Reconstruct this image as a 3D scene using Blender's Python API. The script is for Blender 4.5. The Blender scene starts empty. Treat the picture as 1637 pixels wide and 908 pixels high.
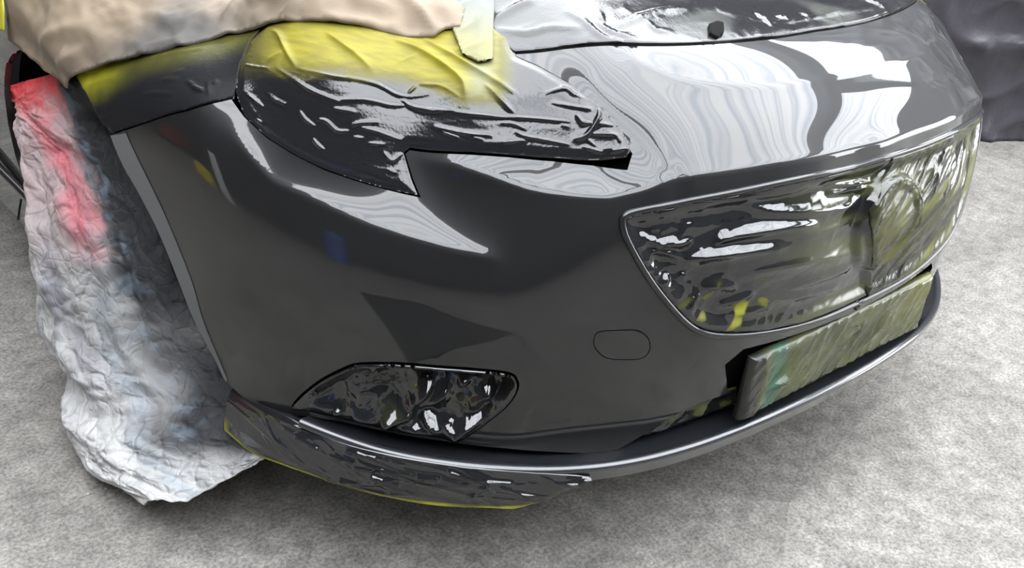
import bpy, math, random
import numpy as np
from mathutils import Vector, Matrix
random.seed(4)
SC = bpy.context.scene
COL = SC.collection

# ------------------------------------------------------------------ camera
CAM = np.array([-1.3816, -0.6748, 1.1781]); YAW, PITCH, ROLL, FPX = 0.7507, 0.4999, 0.1079, 1584.5
cy, sy = math.cos(YAW), math.sin(YAW); cp, sp = math.cos(PITCH), math.sin(PITCH)
FWD = np.array([sy*cp, cy*cp, -sp]); _r = np.array([cy, -sy, 0.0]); _u = np.cross(_r, FWD)
cr, sr = math.cos(ROLL), math.sin(ROLL); RIG = cr*_r + sr*_u; UPV = -sr*_r + cr*_u
cd = bpy.data.cameras.new('camera'); cam = bpy.data.objects.new('camera', cd); COL.objects.link(cam)
cd.sensor_width = 36.0; cd.lens = 36.0*FPX/1637.0; cd.clip_start = 0.02; cd.clip_end = 200
M = Matrix([[RIG[i], UPV[i], -FWD[i], CAM[i]] for i in range(3)] + [[0, 0, 0, 1]])
cam.matrix_world = M
SC.camera = cam

# ------------------------------------------------------------------ sky and exposure
W = bpy.data.worlds.new('sky'); SC.world = W; W.use_nodes = True
bg = W.node_tree.nodes['Background']
bg.inputs['Color'].default_value = (0.96, 0.98, 1.0, 1); bg.inputs['Strength'].default_value = 11.0
SC.view_settings.view_transform = 'Standard'; SC.view_settings.look = 'None'
SC.view_settings.gamma = 1.0; SC.view_settings.exposure = 0.0
SC.view_settings.use_curve_mapping = False

# ------------------------------------------------------------------ noise (numpy)
def _hash(ix, iy, seed):
    n = (ix.astype(np.int64)*374761393 + iy.astype(np.int64)*668265263 + seed*974634777) & 0x7fffffff
    n = ((n ^ (n >> 13))*1274126177) & 0x7fffffff
    return ((n ^ (n >> 16)) & 0xffff)/65535.0*2*math.pi
def perlin(x, y, seed=0):
    x = np.asarray(x, float); y = np.asarray(y, float)
    ix, iy = np.floor(x), np.floor(y); fx, fy = x-ix, y-iy
    def g(a, b):
        t = _hash(ix+a, iy+b, seed); return np.cos(t)*(fx-a)+np.sin(t)*(fy-b)
    ux = fx**3*(fx*(fx*6-15)+10); uy = fy**3*(fy*(fy*6-15)+10)
    a = g(0, 0)*(1-ux)+g(1, 0)*ux; b = g(0, 1)*(1-ux)+g(1, 1)*ux
    return (a*(1-uy)+b*uy)*1.41
def fbm(x, y, seed=0, o=4):
    r = 0; a = 1
    for i in range(o):
        r = r+a*perlin(x*2**i, y*2**i, seed+i*7); a *= .5
    return r
def ridge(x, y, seed=0, sharp=6.0):      # narrow crests along the zero lines of a noise
    return np.exp(-np.abs(perlin(x, y, seed))*sharp)
def rot(x, y, deg):
    a = math.radians(deg); return x*math.cos(a)+y*math.sin(a), -x*math.sin(a)+y*math.cos(a)
def sstep(a, b, x):
    t = np.clip((x-a)/(b-a), 0, 1); return t*t*(3-2*t)

# ------------------------------------------------------------------ pixel measurements -> points on the car
def ray(u, v): 
    return FWD + RIG*((u-818.5)/FPX) - UPV*((v-454)/FPX)
def at(u, v, ax, val):
    d = ray(u, v); return CAM + d*((val-CAM[ax])/d[ax])
A_, B_, N_ = .925, 1.03, 2.5               # plan outline of the car's nose: superellipse about (0, 1)
LAMB = 6e-6
AL = math.radians(40); CA, SA = math.cos(AL), math.sin(AL)
def rad(ph):
    ph = np.asarray(ph, float); s_ = np.abs(np.sin(ph)); c_ = np.cos(ph)
    return np.where(c_ > 0, ((s_/A_)**N_+(np.maximum(c_, 0)/B_)**N_+1e-12)**(-1/N_), A_/np.maximum(s_, 1e-6))
def to_sp(P):
    P = np.asarray(P, float); x, y, z = P[..., 0], P[..., 1], P[..., 2]
    ph = np.arctan2(x, 1-y); k = 1-np.hypot(x, 1-y)/rad(ph)
    return ph, z*CA+k*SA, -z*SA+k*CA
def from_sp(ph, p, h):
    z = p*CA-h*SA; k = p*SA+h*CA; r = rad(ph)*(1-k)
    return np.stack([r*np.sin(ph), 1-r*np.cos(ph), z], -1)
def hit_k(u, v, k):                        # view ray against the plan outline shrunk by k
    d = ray(u, v); ts = np.linspace(.3, 5, 3000); P = CAM+d*ts[:, None]
    kk = 1-np.hypot(P[:, 0], 1-P[:, 1])/rad(np.arctan2(P[:, 0], 1-P[:, 1]))-k
    i = int(np.argmax(kk > 0)); t0, t1 = ts[i-1], ts[i]
    for _ in range(30):
        tm = (t0+t1)/2; q = CAM+d*tm
        if 1-math.hypot(q[0], 1-q[1])/float(rad(math.atan2(q[0], 1-q[1])))-k > 0: t1 = tm
        else: t0 = tm
    return CAM+d*t0
ZC=[.60,.680,.700,.713,.755,.789,.827,.85,.905,.955]; KC=[.034,.036,.034,.032,.074,.118,.20,.32,.515,.806]
ZO=[.60,.680,.700,.713,.748,.785,.808,.835,.87,.95]; KO=[.026,.030,.031,.034,.082,.122,.148,.185,.29,.60]
def KN(ph,z):
    t=np.clip(abs(ph)/.48,0,1.15)**2
    return np.interp(z,ZC,KC)*(1-t)+np.interp(z,ZO,KO)*t
def hit_n(u,v):
    d=ray(u,v);ts=np.linspace(.5,4,3500);P=CAM+d*ts[:,None];ph=np.arctan2(P[:,0],1-P[:,1])
    k=1-np.hypot(P[:,0],1-P[:,1])/rad(ph);i=int(np.argmax((k>KN(ph,P[:,2]))&(P[:,2]<1.0)))
    return P[i]
FE=dict(
arch=[(202,215,.005),(241,291,0),(281,382,0),(307,463,0),(335,540,.005),(367,614,.02)],
fend=[(120,128,.01),(230,95,.06),(300,75,.1),(370,58,.15),(145,170,.004),(280,130,.04)],
seam=[(240,195,.01),(300,178,.025),(370,160,.06)],
C1=[(347,180,.035),(393,246,.026),(433,291,.022),(494,317,.02),(585,357,.02),(687,388,.022),(778,413,.026),(818,423,.028)],
hlow=[(390,185,.058),(426,218,.055),(469,245,.054),(519,270,.055),(571,288,.056),(624,303,.06),(671,314,.063)],
C2=[(650,247,.085),(720,262,.07),(785,280,.058),(851,300,.046),(917,308,.038),(977,312,.033),(1043,298,.030),(1077,284,.031),(1123,279,.032)],
R3=[(1077,284,-1),(1123,279,-1),(1240,261,-1),(1332,246,-1),(1398,231,-1)],
hbot=[(719,247,.088),(818,252,.092),(884,257,.092),(950,264,.09),(1003,272,.082)],
pocket=[(690,300,.075),(740,330,.058),(800,365,.044),(880,380,.034),(940,350,.032)],
face=[(600,450,.003),(450,400,.002),(350,350,.002),(750,500,.006),(900,480,.012),(850,430,.018),(950,420,.020),(900,560,.012),(500,550,.006),(300,300,.004)],
crs=[(578,575,.004),(703,583,.007),(815,594,.009),(881,596,.011),(1000,610,.013)],
low=[(830,640,.016),(940,650,.017),(1110,640,.018)],
bot=[(462,654,.02),(587,682,.026),(733,709,.03),(878,722,.034),(978,724,.036),(420,620,.018)],
gr=[(991,356,.027),(1000,388,.023),(1033,446,.018),(1070,494,.013),(1125,536,.009),(1217,536,.011),(1290,520,.012),(1363,490,.014)],
gt=[(1015,334,.028),(1070,323,.029),(1217,293,.033),(1363,262,.035)],
gm=[(1425,350,.002),(1200,400,.01),(1300,380,.004)],
R2=[(988,74,-1),(1024,102,-1),(1074,125,-1),(1123,134,-1),(1240,137,-1)],
nose=[(1150,200,-1),(1280,190,-1),(1100,230,-1),(1200,240,-1),(1050,160,-1),(1300,160,-1),(1120,160,-1)],
hs=[(975,72,-1),(1050,74,-1),(1150,70,-1),(1240,62,-1),(1150,100,-1),(1100,20,-1),(1200,10,-1)],
hup=[(819,87,.185),(909,132,.148),(958,172,.118),(991,208,.092),(1011,244,.08)],
C3=[(930,110,-1),(960,150,-1),(1016,209,-1),(1066,249,-1),(1077,272,-1)],
hl=[(600,150,.105),(500,200,.07),(800,200,.095),(450,120,.095),(600,80,.155),(725,75,.185),(900,200,.098),(600,250,.068)],
)
X3=[(0,.3,.85),(0,.5,.905),(0,.8,.955),(-.4,.45,.885),(-.4,.8,.945),(-.65,.6,.865),(-.65,.9,.91),(-.8,.9,.87),(-.86,1.2,.86),(-.8,1.4,.93),(-.4,1.3,.99),(0,1.3,1.0),(-.4,1.6,1.0),
(-.925,1.2,.7),(-.925,1.3,.5),(-.92,1.3,.3),(-.925,1.6,.6),(-.92,1.6,.3),(-.9,1.6,.85),(0,-.01,.45),(0,.0,.3),(-.85,.48,.2),(-.6,.16,.2),(0,.01,.2),(-.91,1.1,.12)]
CR=dict(C1=(.007,.022),C2=(.010,.022),R2=(.003,.02),C3=(.002,.02),crs=(.003,.018),low=(.003,.02),R3=(.009,.024))

def hit_f(u, v, k): return hit_n(u, v) if k < -.5 else hit_k(u, v, k)
_P = []
for L in FE.values():
    for u, v, k in L: _P.append(hit_f(u, v, k))
_P += [np.array(q, float) for q in X3]
for a_ in (0, -.1, -.2, -.3, -.4):
    for z_ in (.716, .735, .755, .772, .789, .808, .827, .84, .862): _r1 = float(rad(a_))*(1-KN(a_, z_)); _P.append(np.array([_r1*math.sin(a_), 1-_r1*math.cos(a_), z_]))
CRL = []                                    # crease lines: sharp crests added to the smooth surface
for n_, (a_, w_) in CR.items():
    c_ = to_sp(np.array([hit_f(*q) for q in FE[n_]])); L_ = np.stack([c_[0]*.95, c_[1]], 1)
    if n_ in ('R2', 'R3'): L_ = np.vstack([L_, [(0.0, L_[-1][1]), ]])
    CRL.append((L_, a_, w_, n_ in ('R2', 'R3')))
def tent(q):
    q = np.asarray(q, float).copy(); q[:, 0] = -np.abs(q[:, 0]); o = np.zeros(len(q)); sel = (q[:, 1] > .2)&(q[:, 0] > -1.15)
    qq = q[sel]; t_ = np.zeros(len(qq))
    for L_, a_, w_, cen in CRL:
        best = np.full(len(qq), 1e9); par = np.zeros(len(qq)); n = len(L_)-1
        for i in range(n):
            a = L_[i]; d = L_[i+1]-a; t = np.clip(((qq-a)@d)/((d@d)+1e-18), 0, 1); e = np.sqrt(((qq-a-t[:, None]*d)**2).sum(1)); m = e < best
            best[m] = e[m]; par[m] = (i+t[m])/n
        tp = np.clip(par/.18, 0, 1)*(1 if cen else np.clip((1-par)/.18, 0, 1)); tp = tp*tp*(3-2*tp)
        t_ -= a_*tp*np.exp(-(np.sqrt(best**2+.0022**2)-.0022)/w_)
    o[sel] = t_; return o
_ph, _p, _h = to_sp(np.array(_P))
_h = _h-tent(np.stack([_ph*.95, _p], 1))
_ph = np.concatenate([_ph, -_ph]); _p = np.tile(_p, 2); _h = np.tile(_h, 2)
RX = np.stack([_ph*.95, _p], 1); keep = []
for i in range(len(RX)):
    if all(math.hypot(*(RX[i]-RX[j])) > .012 for j in keep): keep.append(i)
RX = RX[keep]; _h = _h[keep]
_rr = np.hypot(*(RX[:, None]-RX[None]).transpose(2, 0, 1))
_K = _rr**3+np.eye(len(RX))*LAMB
_Q = np.c_[np.ones(len(RX)), RX]
RW = np.linalg.solve(np.block([[_K, _Q], [_Q.T, np.zeros((3, 3))]]), np.r_[_h, 0, 0, 0])
_res = LAMB*RW[:-3]; print('FIT rms %.4f max %.4f' % (np.sqrt((_res**2).mean()), abs(_res).max()))
def H0(ph, p):
    ph = np.asarray(ph, float); p = np.asarray(p, float)
    q = np.stack([ph.ravel()*.95, p.ravel()], 1); o = np.zeros(len(q))
    for i in range(0, len(q), 8000):
        c = q[i:i+8000]
        r2 = (c[:, :1]-RX[None, :, 0])**2+(c[:, 1:]-RX[None, :, 1])**2
        o[i:i+8000] = (r2*np.sqrt(r2))@RW[:len(RX)]+RW[-3]+c@RW[-2:]
    return o.reshape(ph.shape)
SMOOTH = 11
# sampled copy of the surface for normals and for ray hits
GU = np.linspace(-2.3, 2.3, 1521); GV = np.linspace(.05, 1.15, 367)
_gu, _gv = np.meshgrid(GU, GV, indexing='ij')
_half = H0(_gu[:761], _gv[:761]); GS = np.concatenate([_half, _half[:760][::-1]])
def blur(G, sg):                            # sg in grid steps (3 mm)
    k = np.exp(-.5*(np.arange(-3*sg, 3*sg+1)/sg)**2); k /= k.sum(); n = len(k)//2
    for ax in (0, 1):
        # odd reflection at the borders keeps slopes
        Gm = np.moveaxis(G, ax, 0); lo = 2*Gm[:1]-Gm[n:0:-1]; hi = 2*Gm[-1:]-Gm[-2:-n-2:-1]; E = np.concatenate([lo, Gm, hi]); o = 0*Gm
        for t, w in enumerate(k): o += w*E[t:t+len(Gm)]
        G = np.moveaxis(o, 0, ax)
    return G
GS = blur(GS, SMOOTH)
def cub(G, ph, p):
    a = np.clip((ph-GU[0])/(GU[1]-GU[0]), 1, len(GU)-2.001); b = np.clip((p-GV[0])/(GV[1]-GV[0]), 1, len(GV)-2.001)
    i = a.astype(int); j = b.astype(int); fa = a-i; fb = b-j
    def w(t): return [(-t+2*t*t-t**3)/2, (2-5*t*t+3*t**3)/2, (t+4*t*t-3*t**3)/2, (-t*t+t**3)/2]
    wa, wb = w(fa), w(fb); o = 0
    for m in range(4):
        for n in range(4): o = o+wa[m]*wb[n]*G[i+m-1, j+n-1]
    return o
def H(ph, p):
    ph = np.asarray(ph, float); p = np.asarray(p, float)
    return cub(GS, ph, p)+tent(np.stack([ph.ravel()*.95, p.ravel()], 1)).reshape(ph.shape)
GH = H(_gu, _gv)
GP = from_sp(_gu, _gv, GH)
GN = np.cross(np.gradient(GP, axis=0), np.gradient(GP, axis=1)); GN /= np.linalg.norm(GN, axis=-1, keepdims=True)+1e-12
if GN[760, 140, 1] > 0: GN = -GN
def bil(G, ph, p):
    a = np.clip((ph-GU[0])/(GU[1]-GU[0]), 0, len(GU)-1.001); b = np.clip((p-GV[0])/(GV[1]-GV[0]), 0, len(GV)-1.001)
    i = a.astype(int); j = b.astype(int); fa = a-i; fb = b-j
    if G.ndim == 3: fa = fa[..., None]; fb = fb[..., None]
    return G[i, j]*(1-fa)*(1-fb)+G[i+1, j]*fa*(1-fb)+G[i, j+1]*(1-fa)*fb+G[i+1, j+1]*fa*fb
def hit(u, v, off=0.0):                    # view ray against the car surface -> (q1, q2) = (.95*phi, p)
    d = ray(u, v); ts = np.linspace(.5, 4.5, 2500); P = CAM+d*ts[:, None]
    ph, p, h = to_sp(P); f = h-bil(GH, ph, p)+off
    i = int(np.argmax(f > 0))
    if f[i] <= 0: i = int(np.argmax(f))
    i = max(i, 1); t0, t1 = ts[i-1], ts[i]
    for _ in range(24):
        tm = (t0+t1)/2; ph, p, h = to_sp((CAM+d*tm)[None]); 
        if (h-bil(GH, ph, p)+off)[0] > 0: t1 = tm
        else: t0 = tm
    ph, p, h = to_sp(CAM+d*t1)
    return (float(ph)*.95, float(p))
def hits(L, off=0.0): return [hit(u, v, off) for u, v in L]
def mirror(L): return [(-a, b) for a, b in L][::-1]
def surf(q, off=0.0):
    q = np.asarray(q, float); ph = q[..., 0]/.95; p = q[..., 1]
    return from_sp(ph, p, H(ph, p))+bil(GN, ph, p)*(np.asarray(off)[..., None] if np.ndim(off) else off)
def smooth_loop(L, closed=True, per=6):    # Catmull-Rom through the points; doubled points stay corners
    L = [np.array(a, float) for a in L]; n = len(L); out = []
    for i in range(n if closed else n-1):
        p1, p2 = L[i], L[(i+1) % n]
        if np.linalg.norm(p2-p1) < 1e-9: continue
        p0 = L[(i-1) % n] if (closed or i > 0) else p1; p3 = L[(i+2) % n] if (closed or i < n-2) else p2
        for k in range(per):
            t = k/per
            out.append(.5*((2*p1)+(-p0+p2)*t+(2*p0-5*p1+4*p2-p3)*t*t+(-p0+3*p1-3*p2+p3)*t**3))
    if not closed: out.append(L[-1])
    return np.array(out)

# ------------------------------------------------------------------ mesh helpers
def mesh_obj(name, V, F, mat, parent=None, smooth=True, cols=None, sharp=None):
    me = bpy.data.meshes.new(name); me.from_pydata([tuple(map(float, v)) for v in V], [], [tuple(map(int, f)) for f in F])
    if smooth: me.polygons.foreach_set('use_smooth', [True]*len(me.polygons))
    if cols is not None:
        a = me.color_attributes.new('paint', 'FLOAT_COLOR', 'POINT')
        c = np.ones((len(V), 4)); c[:, :np.shape(cols)[1]] = cols; a.data.foreach_set('color', c.ravel())
    me.materials.append(mat); me.update()
    if sharp: me.set_sharp_from_angle(angle=math.radians(sharp))
    o = bpy.data.objects.new(name, me); COL.objects.link(o)
    if parent: o.parent = parent
    return o
def tag(o, label, cat, group=None, kind=None):
    if label: o['label'] = label
    if cat: o['category'] = cat
    if group: o['group'] = group
    if kind: o['kind'] = kind
    return o
def inpoly(X, Y, P):
    ins = np.zeros(X.shape, bool); n = len(P)
    x1, y1 = P[:, 0], P[:, 1]; x2, y2 = np.roll(x1, -1), np.roll(y1, -1)
    for a, b, c, d in zip(x1, y1, x2, y2):
        if b == d: continue
        m = ((b > Y) != (d > Y)); ins ^= m & (X < (c-a)*(Y-b)/(d-b)+a)
    return ins
def nearest(Q, P):
    A = P; B = np.roll(P, -1, 0); D = B-A; L2 = (D**2).sum(1)+1e-18
    best = np.full(len(Q), 1e9); out = Q.copy()
    for a, d, l in zip(A, D, L2):
        t = np.clip(((Q-a)@d)/l, 0, 1); C = a+t[:, None]*d; e = ((Q-C)**2).sum(1); m = e < best
        best[m] = e[m]; out[m] = C[m]
    return out, np.sqrt(best)
def polydist(Q, L):                         # distance of points to an open polyline, and position along it
    L = np.asarray(L, float); best = np.full(len(Q), 1e9); par = np.zeros(len(Q)); n = len(L)-1
    for i in range(n):
        a = L[i]; d = L[i+1]-a; t = np.clip(((Q-a)@d)/((d@d)+1e-18), 0, 1); C = a+t[:, None]*d
        e = np.sqrt(((Q-C)**2).sum(1)); m = e < best; best[m] = e[m]; par[m] = (i+t[m])/n
    return best, par
def resample(lp, step):
    out = []
    for a, c in zip(lp, np.roll(lp, -1, 0)):
        n = max(1, int(math.ceil(np.linalg.norm(c-a)/step)))
        for k in range(n): out.append(a+(c-a)*k/n)
    return np.array(out)
def trim(loops, res):
    """regular quads inside, constrained triangles up to the exact outline"""
    from mathutils.geometry import delaunay_2d_cdt
    allp = loops[0]; x0, y0 = allp.min(0)-res*1.5; x1, y1 = allp.max(0)+res*1.5
    nx = int((x1-x0)/res)+2; ny = int((y1-y0)/res)+2
    X, Y = np.meshgrid(x0+np.arange(nx)*res, y0+np.arange(ny)*res, indexing='ij')
    ins = inpoly(X, Y, loops[0])
    for h in loops[1:]: ins &= ~inpoly(X, Y, h)
    Qa = np.stack([X.ravel(), Y.ravel()], 1); insf = ins.ravel().copy()
    near = np.zeros(len(Qa), bool)
    for lp in loops:                        # grid points too close to an outline drop out
        r = resample(lp, res*.4); gi = np.round((r[:, 0]-x0)/res).astype(int); gj = np.round((r[:, 1]-y0)/res).astype(int)
        for k in range(len(r)):
            for di in (-1, 0, 1):
                for dj in (-1, 0, 1):
                    a, c = gi[k]+di, gj[k]+dj
                    if 0 <= a < nx and 0 <= c < ny and (Qa[a*ny+c][0]-r[k][0])**2+(Qa[a*ny+c][1]-r[k][1])**2 < (.45*res)**2: near[a*ny+c] = True
    good = (insf & ~near).reshape(nx, ny)
    full = good[:-1, :-1]&good[1:, :-1]&good[1:, 1:]&good[:-1, 1:]
    idx = np.arange(nx*ny).reshape(nx, ny); I, J = np.where(full)
    Fq = np.stack([idx[I, J], idx[I+1, J], idx[I+1, J+1], idx[I, J+1]], 1)
    E = np.concatenate([Fq[:, [0, 1]], Fq[:, [1, 2]], Fq[:, [2, 3]], Fq[:, [3, 0]]]) if len(Fq) else np.zeros((0, 2), int)
    S = np.sort(E, 1); key = S[:, 0].astype(np.int64)*(nx*ny)+S[:, 1]; u, inv, ct = np.unique(key, return_inverse=True, return_counts=True)
    BE = E[ct[inv] == 1] if len(E) else E
    inq = np.zeros(nx*ny, bool); inq[Fq.ravel()] = True
    lone = np.where(good.ravel()&~inq)[0]; bv = np.unique(BE) if len(BE) else np.zeros(0, int)
    pts = [tuple(Qa[v]) for v in bv]; mp = {int(v): i for i, v in enumerate(bv)}
    edges = [(mp[int(a)], mp[int(c)]) for a, c in BE]; pts += [tuple(Qa[v]) for v in lone]
    for lp in loops:
        r = resample(lp, res); n0 = len(pts); pts += [tuple(q) for q in r]; edges += [(n0+k, n0+(k+1) % len(r)) for k in range(len(r))]
    vo, eo, fo, ov, oe, of = delaunay_2d_cdt([Vector(q) for q in pts], edges, [], 0, 1e-7)
    VO = np.array([tuple(v) for v in vo]); T = np.array([tuple(f) for f in fo if len(f) == 3])
    Cn = VO[T].mean(1); ok = inpoly(Cn[:, 0], Cn[:, 1], loops[0])
    for h in loops[1:]: ok &= ~inpoly(Cn[:, 0], Cn[:, 1], h)
    ci = np.floor((Cn[:, 0]-x0)/res).astype(int).clip(0, nx-2); cj = np.floor((Cn[:, 1]-y0)/res).astype(int).clip(0, ny-2)
    ok &= ~full[ci, cj]
    A = VO[T]; ar = np.abs((A[:, 1, 0]-A[:, 0, 0])*(A[:, 2, 1]-A[:, 0, 1])-(A[:, 2, 0]-A[:, 0, 0])*(A[:, 1, 1]-A[:, 0, 1]))
    ok &= ar > 1e-11
    T = T[ok]
    used = np.unique(Fq) if len(Fq) else np.zeros(0, int); Q = np.concatenate([Qa[used], VO])
    rm = -np.ones(nx*ny, int); rm[used] = np.arange(len(used)); inv_ = {}
    for i, src in enumerate(ov):            # join the two pieces where they share staircase points
        for s_ in src:
            if s_ < len(bv): inv_[i] = rm[bv[s_]]
    tm = np.arange(len(VO))+len(used)
    for i, v in inv_.items(): tm[i] = v
    F = [tuple(rm[f]) for f in Fq]+[tuple(tm[t]) for t in T]
    us = np.unique(np.concatenate([np.array(f) for f in F])); r2 = -np.ones(len(Q), int); r2[us] = np.arange(len(us))
    return Q[us], [tuple(int(r2[a]) for a in f) for f in F]
def rim(V, F, N, depth):
    """fold the open edges inward by depth"""
    E = np.array([(f[i], f[(i+1) % len(f)]) for f in F for i in range(len(f))]); S = np.sort(E, 1)
    key = S[:, 0].astype(np.int64)*(len(V)+1)+S[:, 1]; u, inv, ct = np.unique(key, return_inverse=True, return_counts=True)
    B = E[ct[inv] == 1]; bv = np.unique(B); m = {int(b): len(V)+i for i, b in enumerate(bv)}
    V2 = np.concatenate([V, V[bv]-N[bv]*depth])
    FR = [[int(b), int(a), m[int(a)], m[int(b)]] for a, b in B]
    return V2, list(F)+FR, bv
def patch(name, loops, mat, parent=None, res=.005, off=0.0, depth=.01, colf=None, flip=False, holes=()):
    """a trimmed piece of the car surface. off / colf may be functions of Q (n,2) and edge distance"""
    lp = [np.asarray(loops, float)]+[np.asarray(h, float) for h in holes]
    Q, F = trim(lp, res)
    o = off
    if callable(off):
        ed = np.min([nearest(Q, l)[1] for l in lp], 0); o = off(Q, ed)
    V = surf(Q, o if np.ndim(o) else float(o)); N = bil(GN, Q[:, 0]/.95, Q[:, 1])
    F = [tuple(f) for f in F]; sgn = 0
    for f in F[::max(1, len(F)//40)]: sgn += np.sign(np.cross(V[f[1]]-V[f[0]], V[f[2]]-V[f[0]])@N[f[0]])
    quads = [f for f in F if len(f) == 4]; tris = [f for f in F if len(f) == 3]
    def orient(fs):
        if not fs: return fs
        a = np.array(fs); nn = np.cross(V[a[:, 1]]-V[a[:, 0]], V[a[:, 2]]-V[a[:, 0]]); s = (nn*N[a[:, 0]]).sum(1) < 0
        a[s] = a[s][:, ::-1]; return [tuple(x) for x in a]
    F = orient(quads)+orient(tris)
    if depth: V, FF, bv = rim(V, F, N, depth)
    else: FF, bv = F, []
    cols = None
    if colf:
        ed = np.min([nearest(Q, l)[1] for l in lp], 0)
        c = colf(Q, ed); cols = np.concatenate([c, c[bv]]) if depth else c
    return mesh_obj(name, V, FF, mat, parent, cols=cols, sharp=50 if mat in (MPAINT,) else None)
def grid_faces(n, m, closed=False):
    F = []
    for i in range(n-1):
        for j in range(m if closed else m-1):
            F.append((i*m+j, (i+1)*m+j, (i+1)*m+(j+1) % m, i*m+(j+1) % m))
    return F
def sweep(name, path, sect, mat, parent=None, cap=True, upv=(0, 0, 1), cols=None, scale=None):
    """sweep a closed section [(out, up)] along a path; out = horizontal normal to the path"""
    path = np.asarray(path, float); T = np.gradient(path, axis=0); T /= np.linalg.norm(T, axis=1, keepdims=True)+1e-12
    U = np.array(upv, float)+0*T; O = np.cross(T, U); O /= np.linalg.norm(O, axis=1, keepdims=True)+1e-12; U = np.cross(O, T)
    sect = np.asarray(sect, float); sc_ = np.ones(len(path)) if scale is None else np.asarray(scale)
    V = (path[:, None]+(O[:, None]*sect[None, :, :1]+U[:, None]*sect[None, :, 1:])*sc_[:, None, None]).reshape(-1, 3)
    m = len(sect); F = grid_faces(len(path), m, True)
    if cap: F += [tuple(range(m))[::-1], tuple((len(path)-1)*m+i for i in range(m))]
    return mesh_obj(name, V, F, mat, parent, sharp=50)
def box(name, c, s, mat, parent=None, bev=0.0, rz=0.0):
    x, y, z = [a/2 for a in s]; V = [(sx*x, sy_*y, sz*z) for sx in (-1, 1) for sy_ in (-1, 1) for sz in (-1, 1)]
    F = [(0, 1, 3, 2), (4, 6, 7, 5), (0, 4, 5, 1), (2, 3, 7, 6), (0, 2, 6, 4), (1, 5, 7, 3)]
    o = mesh_obj(name, V, F, mat, parent, smooth=False); o.location = c; o.rotation_euler.z = rz
    if bev:
        b = o.modifiers.new('b', 'BEVEL'); b.width = bev; b.segments = 2
    return o
def empty(name, loc=(0, 0, 0)):
    o = bpy.data.objects.new(name, None); COL.objects.link(o); o.location = loc; o.empty_display_size = .1; return o

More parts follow.
